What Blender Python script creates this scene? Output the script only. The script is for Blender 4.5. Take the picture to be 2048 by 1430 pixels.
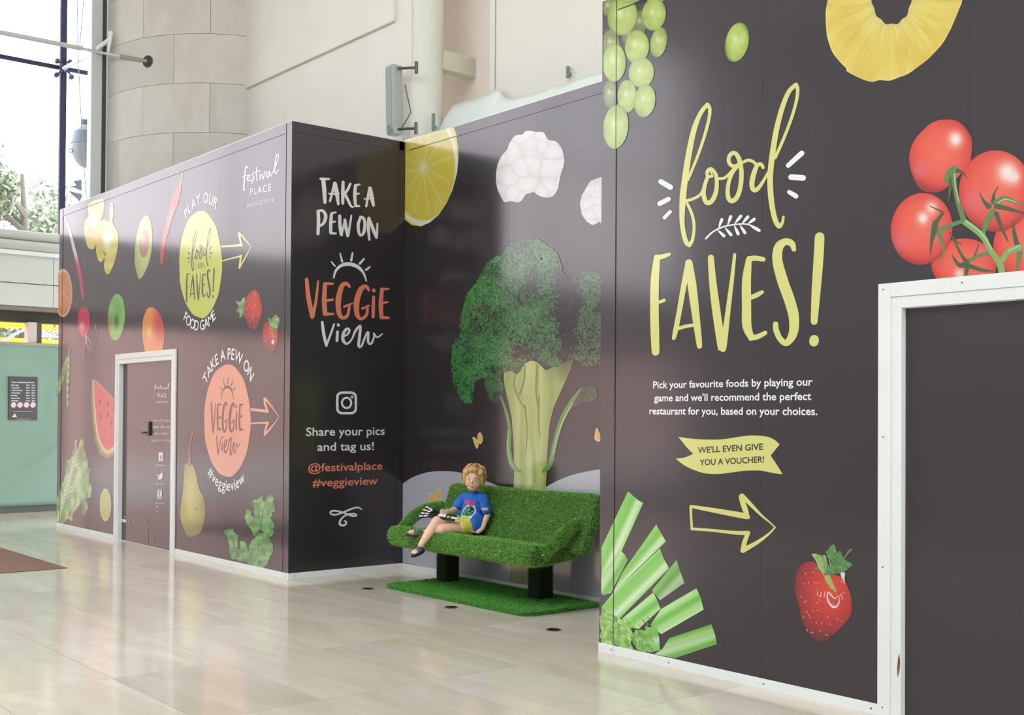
import bpy, bmesh, math, random
import numpy as np
from mathutils import Vector, Matrix, Euler
from mathutils.geometry import delaunay_2d_cdt

for o in list(bpy.data.objects):
    bpy.data.objects.remove(o)
SC = bpy.context.scene
COL = SC.collection
random.seed(7)
RNG = np.random.default_rng(11)

# ------------------------------------------------------------------ camera
HC = 1.5
FPX, YAW, PITCH, ROLL, CY = 2326.3763, .6943, .0119, .0063, 801.95
_F = np.array([-math.cos(YAW), math.sin(YAW), 0.]); _R = np.array([math.sin(YAW), math.cos(YAW), 0.]); _U = np.array([0, 0, 1.])
F2 = _F * math.cos(PITCH) + _U * math.sin(PITCH); _U2 = _U * math.cos(PITCH) - _F * math.sin(PITCH)
R3 = _R * math.cos(ROLL) + _U2 * math.sin(ROLL); U3 = _U2 * math.cos(ROLL) - _R * math.sin(ROLL)
CAM = np.array([0, 0, HC])
cd = bpy.data.cameras.new('camera')
cam = bpy.data.objects.new('camera', cd)
COL.objects.link(cam)
cd.sensor_width = 36; cd.sensor_fit = 'HORIZONTAL'
cd.lens = FPX / 2048 * 36
cd.shift_y = (CY - 715) / 2048
cd.clip_end = 300
cam.matrix_world = Matrix(((R3[0], U3[0], -F2[0], 0), (R3[1], U3[1], -F2[1], 0), (R3[2], U3[2], -F2[2], HC), (0, 0, 0, 1)))
SC.camera = cam
vs = SC.view_settings
vs.view_transform = 'Standard'; vs.look = 'None'; vs.gamma = 1; vs.use_curve_mapping = False
vs.exposure = 0.0

# ------------------------------------------------------------------ sky: bright overcast
wd = bpy.data.worlds.new('sky'); SC.world = wd; wd.use_nodes = True
nt = wd.node_tree; nt.nodes.clear()
wo = nt.nodes.new('ShaderNodeOutputWorld'); wb = nt.nodes.new('ShaderNodeBackground')
tc = nt.nodes.new('ShaderNodeTexCoord'); sx = nt.nodes.new('ShaderNodeSeparateXYZ'); cr = nt.nodes.new('ShaderNodeValToRGB')
nt.links.new(tc.outputs['Generated'], sx.inputs[0]); nt.links.new(sx.outputs['Z'], cr.inputs[0]); nt.links.new(cr.outputs[0], wb.inputs[0]); nt.links.new(wb.outputs[0], wo.inputs[0])
e = cr.color_ramp.elements
e[0].position = 0.1; e[0].color = (1, .98, .97, 1)
e[1].position = 0.5; e[1].color = (.87, .95, 1.0, 1)
wb.inputs[1].default_value = 5.6

# ------------------------------------------------------------------ helpers
YL, XL, XR, YB, H = 5.176, -9.352, -5.335, 6.417, 4.148
XE = -15.51          # far end of the long front
HB = .058            # white foot strip

def s2l(c):
    c = np.asarray(c, float) / 255.
    return np.where(c <= .04045, c / 12.92, ((c + .055) / 1.055) ** 2.4)

MATS = {}
def mat(name, col=(200, 200, 200), rough=.6, ior=1.45, metal=0., noise=None, bump=None, attr=False, spec=None, coat=0., tint=None):
    """Principled; col is display sRGB; noise=(scale, amount); bump=(scale, strength)"""
    if name in MATS: return MATS[name]
    m = bpy.data.materials.new(name); MATS[name] = m; m.use_nodes = True
    n = m.node_tree.nodes; l = m.node_tree.links; b = n['Principled BSDF']
    b.inputs['Roughness'].default_value = rough; b.inputs['IOR'].default_value = ior; b.inputs['Metallic'].default_value = metal
    if spec is not None: b.inputs['Specular IOR Level'].default_value = spec
    if coat: b.inputs['Coat Weight'].default_value = coat; b.inputs['Coat Roughness'].default_value = .13; b.inputs['Coat IOR'].default_value = 1.5
    if tint: b.inputs['Specular Tint'].default_value = (*tint, 1)
    c = s2l(col)
    b.inputs['Base Color'].default_value = (*c, 1)
    if attr:
        a = n.new('ShaderNodeAttribute'); a.attribute_name = 'Col'; l.new(a.outputs['Color'], b.inputs['Base Color'])
    if noise:
        g = n.new('ShaderNodeNewGeometry'); t = n.new('ShaderNodeTexNoise'); t.inputs['Scale'].default_value = noise[0]; t.inputs['Detail'].default_value = 6
        r = n.new('ShaderNodeValToRGB'); l.new(g.outputs['Position'], t.inputs['Vector']); l.new(t.outputs['Fac'], r.inputs[0])
        r.color_ramp.elements[0].position = .3; r.color_ramp.elements[1].position = .7
        r.color_ramp.elements[0].color = (*(c * (1 - noise[1])), 1); r.color_ramp.elements[1].color = (*np.clip(c * (1 + noise[1]), 0, 1), 1)
        l.new(r.outputs[0], b.inputs['Base Color'])
    if bump:
        g = n.new('ShaderNodeNewGeometry'); t = n.new('ShaderNodeTexNoise'); t.inputs['Scale'].default_value = bump[0]; t.inputs['Detail'].default_value = 3
        bp = n.new('ShaderNodeBump'); bp.inputs['Strength'].default_value = bump[1]; bp.inputs['Distance'].default_value = .02
        l.new(g.outputs['Position'], t.inputs['Vector']); l.new(t.outputs['Fac'], bp.inputs['Height']); l.new(bp.outputs[0], b.inputs['Normal'])
    return m

def tag(o, label=None, cat=None, group=None, kind=None):
    if label: o['label'] = label
    if cat: o['category'] = cat
    if group: o['group'] = group
    if kind: o['kind'] = kind
    return o

def link(name, me, parent=None, m=None):
    o = bpy.data.objects.new(name, me); COL.objects.link(o)
    if m is not None and me is not None: me.materials.append(m)
    if parent is not None: o.parent = parent
    return o

def empty(name, loc=(0, 0, 0), rz=0, parent=None):
    o = bpy.data.objects.new(name, None); COL.objects.link(o); o.location = loc; o.rotation_euler = (0, 0, rz); o.empty_display_size = .1
    if parent is not None: o.parent = parent
    return o

def npmesh(name, V, Fc, cols=None, smooth=False):
    me = bpy.data.meshes.new(name)
    if isinstance(Fc, np.ndarray):
        V = np.asarray(V, np.float32); nf, k = Fc.shape
        me.vertices.add(len(V)); me.vertices.foreach_set('co', V.ravel())
        me.loops.add(nf * k); me.loops.foreach_set('vertex_index', Fc.astype(np.int32).ravel())
        me.polygons.add(nf); me.polygons.foreach_set('loop_start', np.arange(0, nf * k, k, dtype=np.int32))
        me.update(calc_edges=True)
    else:
        me.from_pydata([tuple(map(float, v)) for v in V], [], [tuple(int(i) for i in f) for f in Fc]); me.update()
    if cols is not None:
        a = me.color_attributes.new('Col', 'FLOAT_COLOR', 'POINT')
        c4 = np.ones((len(cols), 4), np.float32); c4[:, :3] = cols
        a.data.foreach_set('color', c4.ravel())
    if smooth: me.polygons.foreach_set('use_smooth', [True] * len(me.polygons))
    return me

class MB:
    """collects closed shapes into one mesh"""
    def __init__(s): s.v = []; s.f = []; s.c = []; s.cur = None
    def _add(s, V, Fc, col=None):
        b = len(s.v); s.v += [tuple(v) for v in V]; s.f += [tuple(i + b for i in f) for f in Fc]
        s.c += [tuple(col) if col is not None else (1, 1, 1)] * len(V)
    def box(s, a, b, M=None, col=None):
        (x0, y0, z0), (x1, y1, z1) = a, b
        V = [(x0, y0, z0), (x1, y0, z0), (x1, y1, z0), (x0, y1, z0), (x0, y0, z1), (x1, y0, z1), (x1, y1, z1), (x0, y1, z1)]
        if M is not None: V = [tuple(M @ Vector(v)) for v in V]
        s._add(V, [(0, 3, 2, 1), (4, 5, 6, 7), (0, 1, 5, 4), (1, 2, 6, 5), (2, 3, 7, 6), (3, 0, 4, 7)], col); return s
    def tube(s, P, r, n=10, cap=True, col=None):
        P = [Vector(p) for p in P]; m = len(P)
        r = [r] * m if not hasattr(r, '__len__') else list(r)
        V = []; up = None
        for i, p in enumerate(P):
            t = (P[min(i + 1, m - 1)] - P[max(i - 1, 0)]).normalized()
            if up is None: up = Vector((0, 0, 1)) if abs(t.z) < .9 else Vector((1, 0, 0))
            a = t.cross(up).normalized(); b = a.cross(t).normalized(); up = b
            V += [tuple(p + a * (math.cos(k * 2 * math.pi / n) * r[i]) + b * (math.sin(k * 2 * math.pi / n) * r[i])) for k in range(n)]
        Fc = [(i * n + k, i * n + (k + 1) % n, (i + 1) * n + (k + 1) % n, (i + 1) * n + k) for i in range(m - 1) for k in range(n)]
        if cap: Fc += [tuple(reversed(range(n))), tuple((m - 1) * n + k for k in range(n))]
        s._add(V, Fc, col); return s
    def prism(s, poly, fn0, fn1, col=None):
        n = len(poly); V = [fn0(*p) for p in poly] + [fn1(*p) for p in poly]
        s._add(V, [tuple(range(n)), tuple(reversed(range(n, 2 * n)))] + [(i, (i + 1) % n + 0, n + (i + 1) % n, n + i) for i in range(n)], col); return s
    def sphere(s, c, r, nu=12, nv=8, M=None, col=None):
        r = (r, r, r) if not hasattr(r, '__len__') else r
        V = [(0, 0, 1)] + [(math.sin(math.pi * j / nv) * math.cos(2 * math.pi * i / nu), math.sin(math.pi * j / nv) * math.sin(2 * math.pi * i / nu), math.cos(math.pi * j / nv)) for j in range(1, nv) for i in range(nu)] + [(0, 0, -1)]
        V = [Vector((v[0] * r[0], v[1] * r[1], v[2] * r[2])) for v in V]
        if M is not None: V = [M @ v for v in V]
        V = [tuple(v + Vector(c)) for v in V]
        Fc = [(0, 1 + i, 1 + (i + 1) % nu) for i in range(nu)]
        for j in range(nv - 2): Fc += [(1 + j * nu + i, 1 + (j + 1) * nu + i, 1 + (j + 1) * nu + (i + 1) % nu, 1 + j * nu + (i + 1) % nu) for i in range(nu)]
        L = len(V) - 1; Fc += [(L, 1 + (nv - 2) * nu + (i + 1) % nu, 1 + (nv - 2) * nu + i) for i in range(nu)]
        s._add(V, Fc, col); return s
    def mesh(s, name, smooth=False, fix=True, cols=False):
        me = npmesh(name, s.v, s.f, np.array(s.c) if cols else None, smooth)
        if fix:
            bm = bmesh.new(); bm.from_mesh(me); bmesh.ops.recalc_face_normals(bm, faces=bm.faces); bm.to_mesh(me); bm.free()
        return me
    def build(s, name, m, parent=None, smooth=False, bevel=0, cols=False):
        o = link(name, s.mesh(name, smooth, cols=cols), parent, m)
        if bevel:
            b = o.modifiers.new('edge', 'BEVEL'); b.width = bevel; b.segments = 2; b.limit_method = 'ANGLE'
        if smooth:
            try: o.data.set_sharp_from_angle(angle=math.radians(40))
            except Exception: pass
        return o

def rays(P):
    P = np.asarray(P, float)
    return F2 * FPX + (P[:, :1] - 1024) * R3 - (P[:, 1:2] - CY) * U3
def onY(P, y):                      # photo measurement -> point on the plane Y = y, as (X, Z)
    d = rays(P); t = y / d[:, 1]; return np.stack([t * d[:, 0], HC + t * d[:, 2]], 1)
def onX(P, x):
    d = rays(P); t = x / d[:, 0]; return np.stack([t * d[:, 1], HC + t * d[:, 2]], 1)

# ------------------------------------------------------------------ flat prints on the boards
def vinyl(name, col=None):
    """satin printed vinyl: ink under a clear film with a slightly rosy sheen"""
    m = bpy.data.materials.new(name); m.use_nodes = True; n = m.node_tree.nodes; l = m.node_tree.links; n.remove(n['Principled BSDF'])
    d = n.new('ShaderNodeBsdfDiffuse'); g1 = n.new('ShaderNodeBsdfGlossy'); g2 = n.new('ShaderNodeBsdfGlossy'); mg = n.new('ShaderNodeMixShader'); mx = n.new('ShaderNodeMixShader'); fr = n.new('ShaderNodeFresnel')
    if col is None:
        a = n.new('ShaderNodeAttribute'); a.attribute_name = 'Col'; l.new(a.outputs['Color'], d.inputs[0])
    else: d.inputs[0].default_value = (*s2l(col), 1)
    for g_, r_ in ((g1, .14), (g2, .6)): g_.inputs[0].default_value = (1, .89, .94, 1); g_.inputs['Roughness'].default_value = r_
    mg.inputs[0].default_value = .34; fr.inputs[0].default_value = 1.8
    ge = n.new('ShaderNodeNewGeometry'); t = n.new('ShaderNodeTexNoise'); t.inputs['Scale'].default_value = 3.; t.inputs['Detail'].default_value = 2; bp = n.new('ShaderNodeBump'); bp.inputs['Strength'].default_value = .02; bp.inputs['Distance'].default_value = .02
    l.new(ge.outputs['Position'], t.inputs['Vector']); l.new(t.outputs['Fac'], bp.inputs['Height'])
    for x in (g1, g2): l.new(bp.outputs[0], x.inputs['Normal'])
    l.new(g1.outputs[0], mg.inputs[1]); l.new(g2.outputs[0], mg.inputs[2]); l.new(fr.outputs[0], mx.inputs[0]); l.new(d.outputs[0], mx.inputs[1]); l.new(mg.outputs[0], mx.inputs[2]); l.new(mx.outputs[0], n['Material Output'].inputs[0]); return m
m_print = vinyl('printed_vinyl')
m_black = vinyl('black_vinyl', (25, 25, 28))
m_white = mat('white_paint', (226, 227, 225), .35, noise=(3., .03))
ALB = .8

def crom(pts, step=3., closed=False):
    P = np.asarray(pts, float)
    if len(P) < 3 and not closed:
        n = max(2, int(np.linalg.norm(P[1, :2] - P[0, :2]) / step)); t = np.linspace(0, 1, n)[:, None]
        return P[0] * (1 - t) + P[1] * t
    n = len(P); out = []
    rng = range(n) if closed else range(n - 1)
    for i in rng:
        if closed: p0, p1, p2, p3 = P[i - 1], P[i], P[(i + 1) % n], P[(i + 2) % n]
        else: p0, p1, p2, p3 = P[max(i - 1, 0)], P[i], P[i + 1], P[min(i + 2, n - 1)]
        k = max(2, int(np.linalg.norm(p2[:2] - p1[:2]) / step)); t = np.linspace(0, 1, k, endpoint=False)[:, None]
        out.append(.5 * ((2 * p1) + (-p0 + p2) * t + (2 * p0 - 5 * p1 + 4 * p2 - p3) * t ** 2 + (-p0 + 3 * p1 - 3 * p2 + p3) * t ** 3))
    if not closed: out.append(P[-1:])
    return np.concatenate(out)

def inside(P, poly):
    x, y = P[:, 0], P[:, 1]; r = np.zeros(len(P), bool); n = len(poly); j = n - 1
    for i in range(n):
        xi, yi = poly[i]; xj, yj = poly[j]
        c = ((yi > y) != (yj > y)) & (x < (xj - xi) * (y - yi) / (yj - yi + 1e-12) + xi); r ^= c; j = i
    return r

def intri(V, F, P):
    F = np.array(F); k = inside(V[F].mean(1), P); return [tuple(f) for f in F[k]]

class Print:
    """flat artwork; points are given in a crop frame z=(x0, y0, scale) of the photograph"""
    def __init__(s, plane): s.plane = plane; s.V = []; s.F = []; s.C = []; s.n = 0; s.z = (0, 0, 1.); s.map = None; s.lay = 0; s.clip = None
    def full(s, P): P = np.asarray(P, float); return np.stack([s.z[0] + P[:, 0] / s.z[2], s.z[1] + P[:, 1] / s.z[2]], 1)
    def ab(s, P):
        P = s.full(P)
        if s.clip is not None: P = P.copy(); P[:, 0] = np.clip(P[:, 0], s.clip[0], s.clip[1])
        q = onX(P, s.plane[1]) if s.plane[0] == 'X' else onY(P, s.plane[1])
        return q
    def put(s, ab, faces, cols, lay=None, jit=None):
        lay = s.lay if lay is None else lay
        if s.map is not None: ab = s.map(ab)
        s.k = getattr(s, 'k', 0) + 1
        off = .0016 + .0004 * lay + .00003 * (s.k % 9) + (0 if jit is None else jit)
        ax, c, sg = s.plane
        V = np.zeros((len(ab), 3))
        if ax == 'Y': V[:, 0] = ab[:, 0]; V[:, 1] = c + sg * off; V[:, 2] = ab[:, 1]
        else: V[:, 1] = ab[:, 0]; V[:, 0] = c + sg * off; V[:, 2] = ab[:, 1]
        cols = np.asarray(cols, float)
        if cols.ndim == 1: cols = np.repeat(cols[None], len(ab), 0)
        s.V.append(V); s.C.append(s2l(np.clip(cols, 0, 255)) * ALB)
        s.F += [tuple(i + s.n for i in f) for f in faces]; s.n += len(V)
    def stroke(s, pts, col, lay=None, step=None, grad=None):
        P = np.asarray([tuple(p) for p in pts], float)
        st = step or max(1.5, 4 * s.z[2] / 2)
        P = crom(P, st)
        d = np.gradient(P[:, :2], axis=0); L = np.linalg.norm(d, axis=1, keepdims=True) + 1e-9; d /= L
        nrm = np.stack([-d[:, 1], d[:, 0]], 1); w = P[:, 2:3] / 2
        A, B = P[:, :2] + nrm * w, P[:, :2] - nrm * w; n = len(P)
        V = [A, B]; Fc = [(i, i + 1, n + i + 1, n + i) for i in range(n - 1)]
        k = 7; b = 2 * n
        caps = []
        for e, sg in ((0, -1), (n - 1, 1)):
            a0 = math.atan2(nrm[e, 1], nrm[e, 0]); an = a0 - sg * np.linspace(0, math.pi, k)
            q = P[e, :2] + np.stack([np.cos(an), np.sin(an)], 1) * w[e]; V.append(q[1:-1]); i0, i1 = (e, n + e) if True else (0, 0)
            Fc.append((i0,) + tuple(range(b, b + k - 2)) + (i1,)); b += k - 2
        V = np.concatenate(V)
        if grad is not None: cc = grad(V)
        else: cc = col
        lin_ = np.linspace(0, .00028, n); jt = np.concatenate([lin_, lin_, np.zeros(k - 2), np.full(k - 2, .00028)])
        s.put(s.ab(V), Fc, cc, lay, jit=jt); return s
    def poly(s, pts, col, lay=None, smooth=True, sp=None, step=None):
        z = s.z[2]
        if callable(col):
            sp = sp or 3.2 * z
            P = crom(pts, step or sp, True) if smooth else crom_lin(pts, sp)
            lo, hi = P.min(0), P.max(0)
            gx, gy = np.meshgrid(np.arange(lo[0], hi[0], sp), np.arange(lo[1], hi[1], sp)); G = np.stack([gx.ravel(), gy.ravel()], 1)
            G[::1, 0] += (np.floor((G[:, 1] - lo[1]) / sp) % 2) * sp * .5
            G = G[inside(G, P)]
            if len(G):
                dm = np.full(len(G), 1e9)
                for q in P: dm = np.minimum(dm, (G[:, 0] - q[0]) ** 2 + (G[:, 1] - q[1]) ** 2)
                G = G[dm > (sp * .45) ** 2]
            A = np.concatenate([P, G]); n = len(P)
            r = delaunay_2d_cdt([Vector(a) for a in A], [(i, (i + 1) % n) for i in range(n)], [], 1, 1e-4, False)
            V = np.array([tuple(v) for v in r[0]]); s.put(s.ab(V), intri(V, r[2], P), col(V), lay)
        else:
            P = crom(pts, step or 3 * z, True) if smooth else np.asarray(pts, float)
            r = delaunay_2d_cdt([Vector(a) for a in P], [(i, (i + 1) % len(P)) for i in range(len(P))], [], 1, 1e-4, False)
            V = np.array([tuple(v) for v in r[0]]); s.put(s.ab(V), intri(V, r[2], P), col, lay)
        return s
    def ellipse(s, cx, cy, rx, ry, col, rot=0, lay=None, sp=None, n=40, wob=0, cut=None):
        t = np.linspace(0, 2 * math.pi, n, endpoint=False); rr = 1 + wob * (np.sin(5 * t + 1) * .5 + np.sin(9 * t + 2) * .5 + np.sin(14 * t) * .35)
        c, q = math.cos(math.radians(rot)), math.sin(math.radians(rot)); x, y = rx * rr * np.cos(t), ry * rr * np.sin(t)
        P = np.stack([cx + x * c - y * q, cy + x * q + y * c], 1)
        if cut: P[:, 0] = np.clip(P[:, 0], cut[0], cut[1])
        return s.poly(P, col, lay, smooth=not cut, sp=sp)
    def text(s, string, p0, p1, cap, col, lay=None, bold=.012, sp=1.0):
        """baseline from p0 to p1 in the crop frame, cap height in the same pixels (at the middle)"""
        V, Fc, ch = glyphs(string, bold, sp)
        a0, a1 = s.ab([p0, p1]); m = ((p0[0] + p1[0]) / 2, (p0[1] + p1[1]) / 2); hb, ht = s.ab([m, (m[0], m[1] - cap)])
        lo, hi = V[:, 0].min(), V[:, 0].max()
        t = (V[:, :1] - lo) / (hi - lo); ab = a0 + (a1 - a0) * t; ab[:, 1] += V[:, 1] / ch * (ht[1] - hb[1])
        s.put(ab, Fc, col, lay); return s
    def build(s, name, parent, label=None, m=None):
        me = npmesh(name, np.concatenate(s.V), s.F, np.concatenate(s.C))
        # face the room
        ax, c, sg = s.plane; want = np.array([sg if ax == 'X' else 0, sg if ax == 'Y' else 0, 0])
        nr = np.zeros(len(me.polygons) * 3, np.float32); me.polygons.foreach_get('normal', nr); bad = (nr.reshape(-1, 3) @ want) < 0
        if bad.any():
            bm = bmesh.new(); bm.from_mesh(me); bm.faces.ensure_lookup_table(); bmesh.ops.reverse_faces(bm, faces=[f for f in bm.faces if bad[f.index]]); bm.to_mesh(me); bm.free()
        o = link(name, me, parent, m or m_print)
        if label: o['label'] = label
        return o

def crom_lin(pts, sp):
    P = np.asarray(pts, float); out = []
    for i in range(len(P)):
        a, b = P[i], P[(i + 1) % len(P)]; k = max(1, int(np.linalg.norm(b - a) / sp)); t = np.linspace(0, 1, k, endpoint=False)[:, None]; out.append(a * (1 - t) + b * t)
    return np.concatenate(out)

_G = {}
def glyphs(string, bold=.012, sp=1.0):
    k = (string, bold, sp)
    if k in _G: return _G[k]
    def raw(t):
        cu = bpy.data.curves.new('t', 'FONT'); cu.body = t; cu.offset = bold; cu.space_character = sp; cu.resolution_u = 3; cu.fill_mode = 'FRONT'
        o = bpy.data.objects.new('t', cu); COL.objects.link(o); dg = bpy.context.evaluated_depsgraph_get()
        me = bpy.data.meshes.new_from_object(o.evaluated_get(dg))
        V = np.zeros(len(me.vertices) * 3, np.float32); me.vertices.foreach_get('co', V); Fc = [tuple(p.vertices) for p in me.polygons]
        bpy.data.objects.remove(o); bpy.data.curves.remove(cu); bpy.data.meshes.remove(me)
        return V.reshape(-1, 3)[:, :2], Fc
    if 'cap' not in _G: _G['cap'] = raw('H')[0][:, 1].max()
    V, Fc = raw(string); _G[k] = (V, Fc, _G['cap']); return _G[k]

def vn(P, sc, seed=0):
    """cheap value noise, 0..1"""
    r = np.random.default_rng(seed); T = r.random((64, 64)); q = P / sc; i = np.floor(q).astype(int); f = q - i; f = f * f * (3 - 2 * f)
    a = T[i[:, 0] % 64, i[:, 1] % 64]; b = T[(i[:, 0] + 1) % 64, i[:, 1] % 64]; c = T[i[:, 0] % 64, (i[:, 1] + 1) % 64]; d = T[(i[:, 0] + 1) % 64, (i[:, 1] + 1) % 64]
    return (a * (1 - f[:, 0]) + b * f[:, 0]) * (1 - f[:, 1]) + (c * (1 - f[:, 0]) + d * f[:, 0]) * f[:, 1]
def mixc(a, b, t):
    a = np.asarray(a, float); b = np.asarray(b, float); t = np.clip(t, 0, 1)[:, None]; return a * (1 - t) + b * t
def ramp(t, stops):
    t = np.clip(t, stops[0][0], stops[-1][0]); xs = [q[0] for q in stops]
    return np.stack([np.interp(t, xs, [q[1][k] for q in stops]) for k in range(3)], 1)
BG = (25, 25, 28)
PL = ('Y', YL, -1); PB = ('Y', YB, -1); PT = ('X', XL, 1)

# ================================================================== SETTING
def struct(o, label, cat=None): return tag(o, label, cat or 'wall', kind='structure')

# ---- floor of polished limestone tiles
def stone_mat(name, base, vein, rough, rnd=.06):
    m = bpy.data.materials.new(name); m.use_nodes = True; n = m.node_tree.nodes; l = m.node_tree.links; b = n['Principled BSDF']
    g = n.new('ShaderNodeNewGeometry'); mp = n.new('ShaderNodeMapping'); mp.inputs['Scale'].default_value = (.55, 2.6, 1)
    oi = n.new('ShaderNodeObjectInfo'); ad = n.new('ShaderNodeVectorMath'); ad.operation = 'ADD'; sc = n.new('ShaderNodeVectorMath'); sc.operation = 'SCALE'; sc.inputs[3].default_value = 40
    cb = n.new('ShaderNodeCombineXYZ'); l.new(oi.outputs['Random'], cb.inputs[2]); l.new(cb.outputs[0], sc.inputs[0])
    l.new(g.outputs['Position'], mp.inputs[0]); l.new(mp.outputs[0], ad.inputs[0]); l.new(sc.outputs[0], ad.inputs[1])
    t = n.new('ShaderNodeTexNoise'); t.inputs['Scale'].default_value = 1.6; t.inputs['Detail'].default_value = 9; t.inputs['Roughness'].default_value = .62; t.inputs['Distortion'].default_value = .6
    l.new(ad.outputs[0], t.inputs['Vector'])
    r = n.new('ShaderNodeValToRGB'); l.new(t.outputs['Fac'], r.inputs[0])
    r.color_ramp.elements[0].position = .3; r.color_ramp.elements[0].color = (*s2l(vein), 1); r.color_ramp.elements[1].position = .68; r.color_ramp.elements[1].color = (*s2l(base), 1)
    hs = n.new('ShaderNodeHueSaturation'); mr = n.new('ShaderNodeMapRange'); mr.inputs[3].default_value = 1 - rnd * 1.6; mr.inputs[4].default_value = 1 + rnd
    l.new(oi.outputs['Random'], mr.inputs[0]); l.new(mr.outputs[0], hs.inputs['Value']); l.new(r.outputs[0], hs.inputs['Color']); l.new(hs.outputs[0], b.inputs['Base Color'])
    b.inputs['Roughness'].default_value = rough; b.inputs['IOR'].default_value = 1.42
    return m
m_tile = stone_mat('polished_limestone', (212, 201, 188), (197, 182, 162), .11)
m_grout = mat('grout', (150, 140, 122), .5)
fl = MB().box((-18.3, -10, -.2), (8, 9, -.006)).build('floor', m_grout)
struct(fl, 'polished beige limestone floor of large rectangular tiles', 'floor')
TX, TY = 1.16, .673
tm = MB().box((-TX / 2 + .0018, -TY / 2 + .0018, -.012), (TX / 2 - .0018, TY / 2 - .0018, 0)).mesh('tile'); tm.materials.append(m_tile)
for i in range(-11, 5):
    for j in range(-8, 6):
        x = -5.33 + (i + .5) * TX; y = 3.155 + (j + .5) * TY
        if y > 6.9 or x < -18.4: continue
        t = link('tile', tm, fl); t.location = (x, y, 0)
mt = MB().box((-14.6, .9, .0005), (-11.32, 3.885, .006)).build('floor_mat', mat('brown_matting', (122, 84, 68), .75, noise=(60, .12)), bevel=.003)
tag(mt, 'flat brown entrance mat on the floor at left, cut off by the frame', 'mat')

# ---- boarded fronts
def board(poly, ax, c, parent, t=.015, gap=.0012):
    """one printed board: polygon in (horizontal, Z), front face in the plane"""
    P = np.asarray(poly, float)
    mb = MB()
    if ax == 'Y': mb.prism(P, lambda a, b: (a, c, b), lambda a, b: (a, c + t, b))
    else: mb.prism(P, lambda a, b: (c, a, b), lambda a, b: (c - t, a, b))
    return mb.build('panel', m_black, parent)
g = .0005
DL = (-13.50, -11.80, 2.18); DR = (-3.32, -1.45, 2.17)
# long front (left of the recess)
wl = MB().prism([(XE, 0), (DL[0], 0), (DL[0], DL[2]), (DL[1], DL[2]), (DL[1], 0), (XL - .017, 0), (XL - .017, H), (XE, H)], lambda a, b: (a, YL + .0155, b), lambda a, b: (a, YL + .075, b)).build('wall_left', m_black)
struct(wl, 'long black boarded front printed with fruit and vegetables left of the recess')
s1, s2, s3 = -10.811, -12.031, -14.49
board([(XE, 0), (s3 - g, 0), (s3 - g, H), (XE, H)], 'Y', YL, wl)
board([(s3 + g, 0), (DL[0], 0), (DL[0], DL[2]), (-13.251 - g, DL[2]), (-13.251 - g, H), (s3 + g, H)], 'Y', YL, wl)
board([(-13.251 + g, DL[2]), (s2 - g, DL[2]), (s2 - g, H), (-13.251 + g, H)], 'Y', YL, wl)
board([(s2 + g, DL[2]), (DL[1], DL[2]), (DL[1], 0), (s1 - g, 0), (s1 - g, H), (s2 + g, H)], 'Y', YL, wl)
board([(s1 + g, 0), (XL, 0), (XL, H), (s1 + g, H)], 'Y', YL, wl)
# recess side
wt = MB().box((XL - .075, YL + .076, 0), (XL - .0155, YB + .07, H)).build('wall_side', m_black)
struct(wt, 'narrow black side wall of the recess with white and orange lettering')
board([(YL + .0152, 0), (YB, 0), (YB, H), (YL + .0152, H)], 'X', XL, wt)
# recess back
wb_ = MB().box((XL - .07, YB + .0155, 0), (XR + .1, YB + .075, H)).build('wall_back', m_black)
struct(wb_, 'back wall of the recess printed with a giant broccoli tree')
sB = -7.765
board([(XL, 0), (sB - g, 0), (sB - g, H), (XL, H)], 'Y', YB, wb_)
board([(sB + g, 0), (-6.545 - g, 0), (-6.545 - g, H), (sB + g, H)], 'Y', YB, wb_)
board([(-6.545 + g, 0), (XR, 0), (XR, H), (-6.545 + g, H)], 'Y', YB, wb_)
# right front
wr = MB().prism([(XR, 0), (DR[0], 0), (DR[0], DR[2]), (DR[1], DR[2]), (DR[1], 0), (1.0, 0), (1.0, H), (XR, H)], lambda a, b: (a, YL + .0155, b), lambda a, b: (a, YL + .075, b)).build('wall_right', m_black)
struct(wr, 'black boarded front at right printed with yellow lettering, grapes and tomatoes')
sR = [-4.06, -2.84, -1.62, -.4]
board([(XR, 0), (sR[0] - g, 0), (sR[0] - g, H), (XR, H)], 'Y', YL, wr)
board([(sR[0] + g, 0), (DR[0], 0), (DR[0], DR[2]), (sR[1] - g, DR[2]), (sR[1] - g, H), (sR[0] + g, H)], 'Y', YL, wr)
board([(sR[1] + g, DR[2]), (sR[2] - g, DR[2]), (sR[2] - g, H), (sR[1] + g, H)], 'Y', YL, wr)
board([(sR[2] + g, DR[2]), (DR[1], DR[2]), (DR[1], 0), (sR[3] - g, 0), (sR[3] - g, H), (sR[2] + g, H)], 'Y', YL, wr)
board([(sR[3] + g, 0), (1., 0), (1., H), (sR[3] + g, H)], 'Y', YL, wr)
rt = MB().box((XR + .001, YL + .076, 0), (XR + .06, YB, H)).build('wall_return', m_black)
struct(rt, 'black return wall at the right end of the recess')

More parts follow.
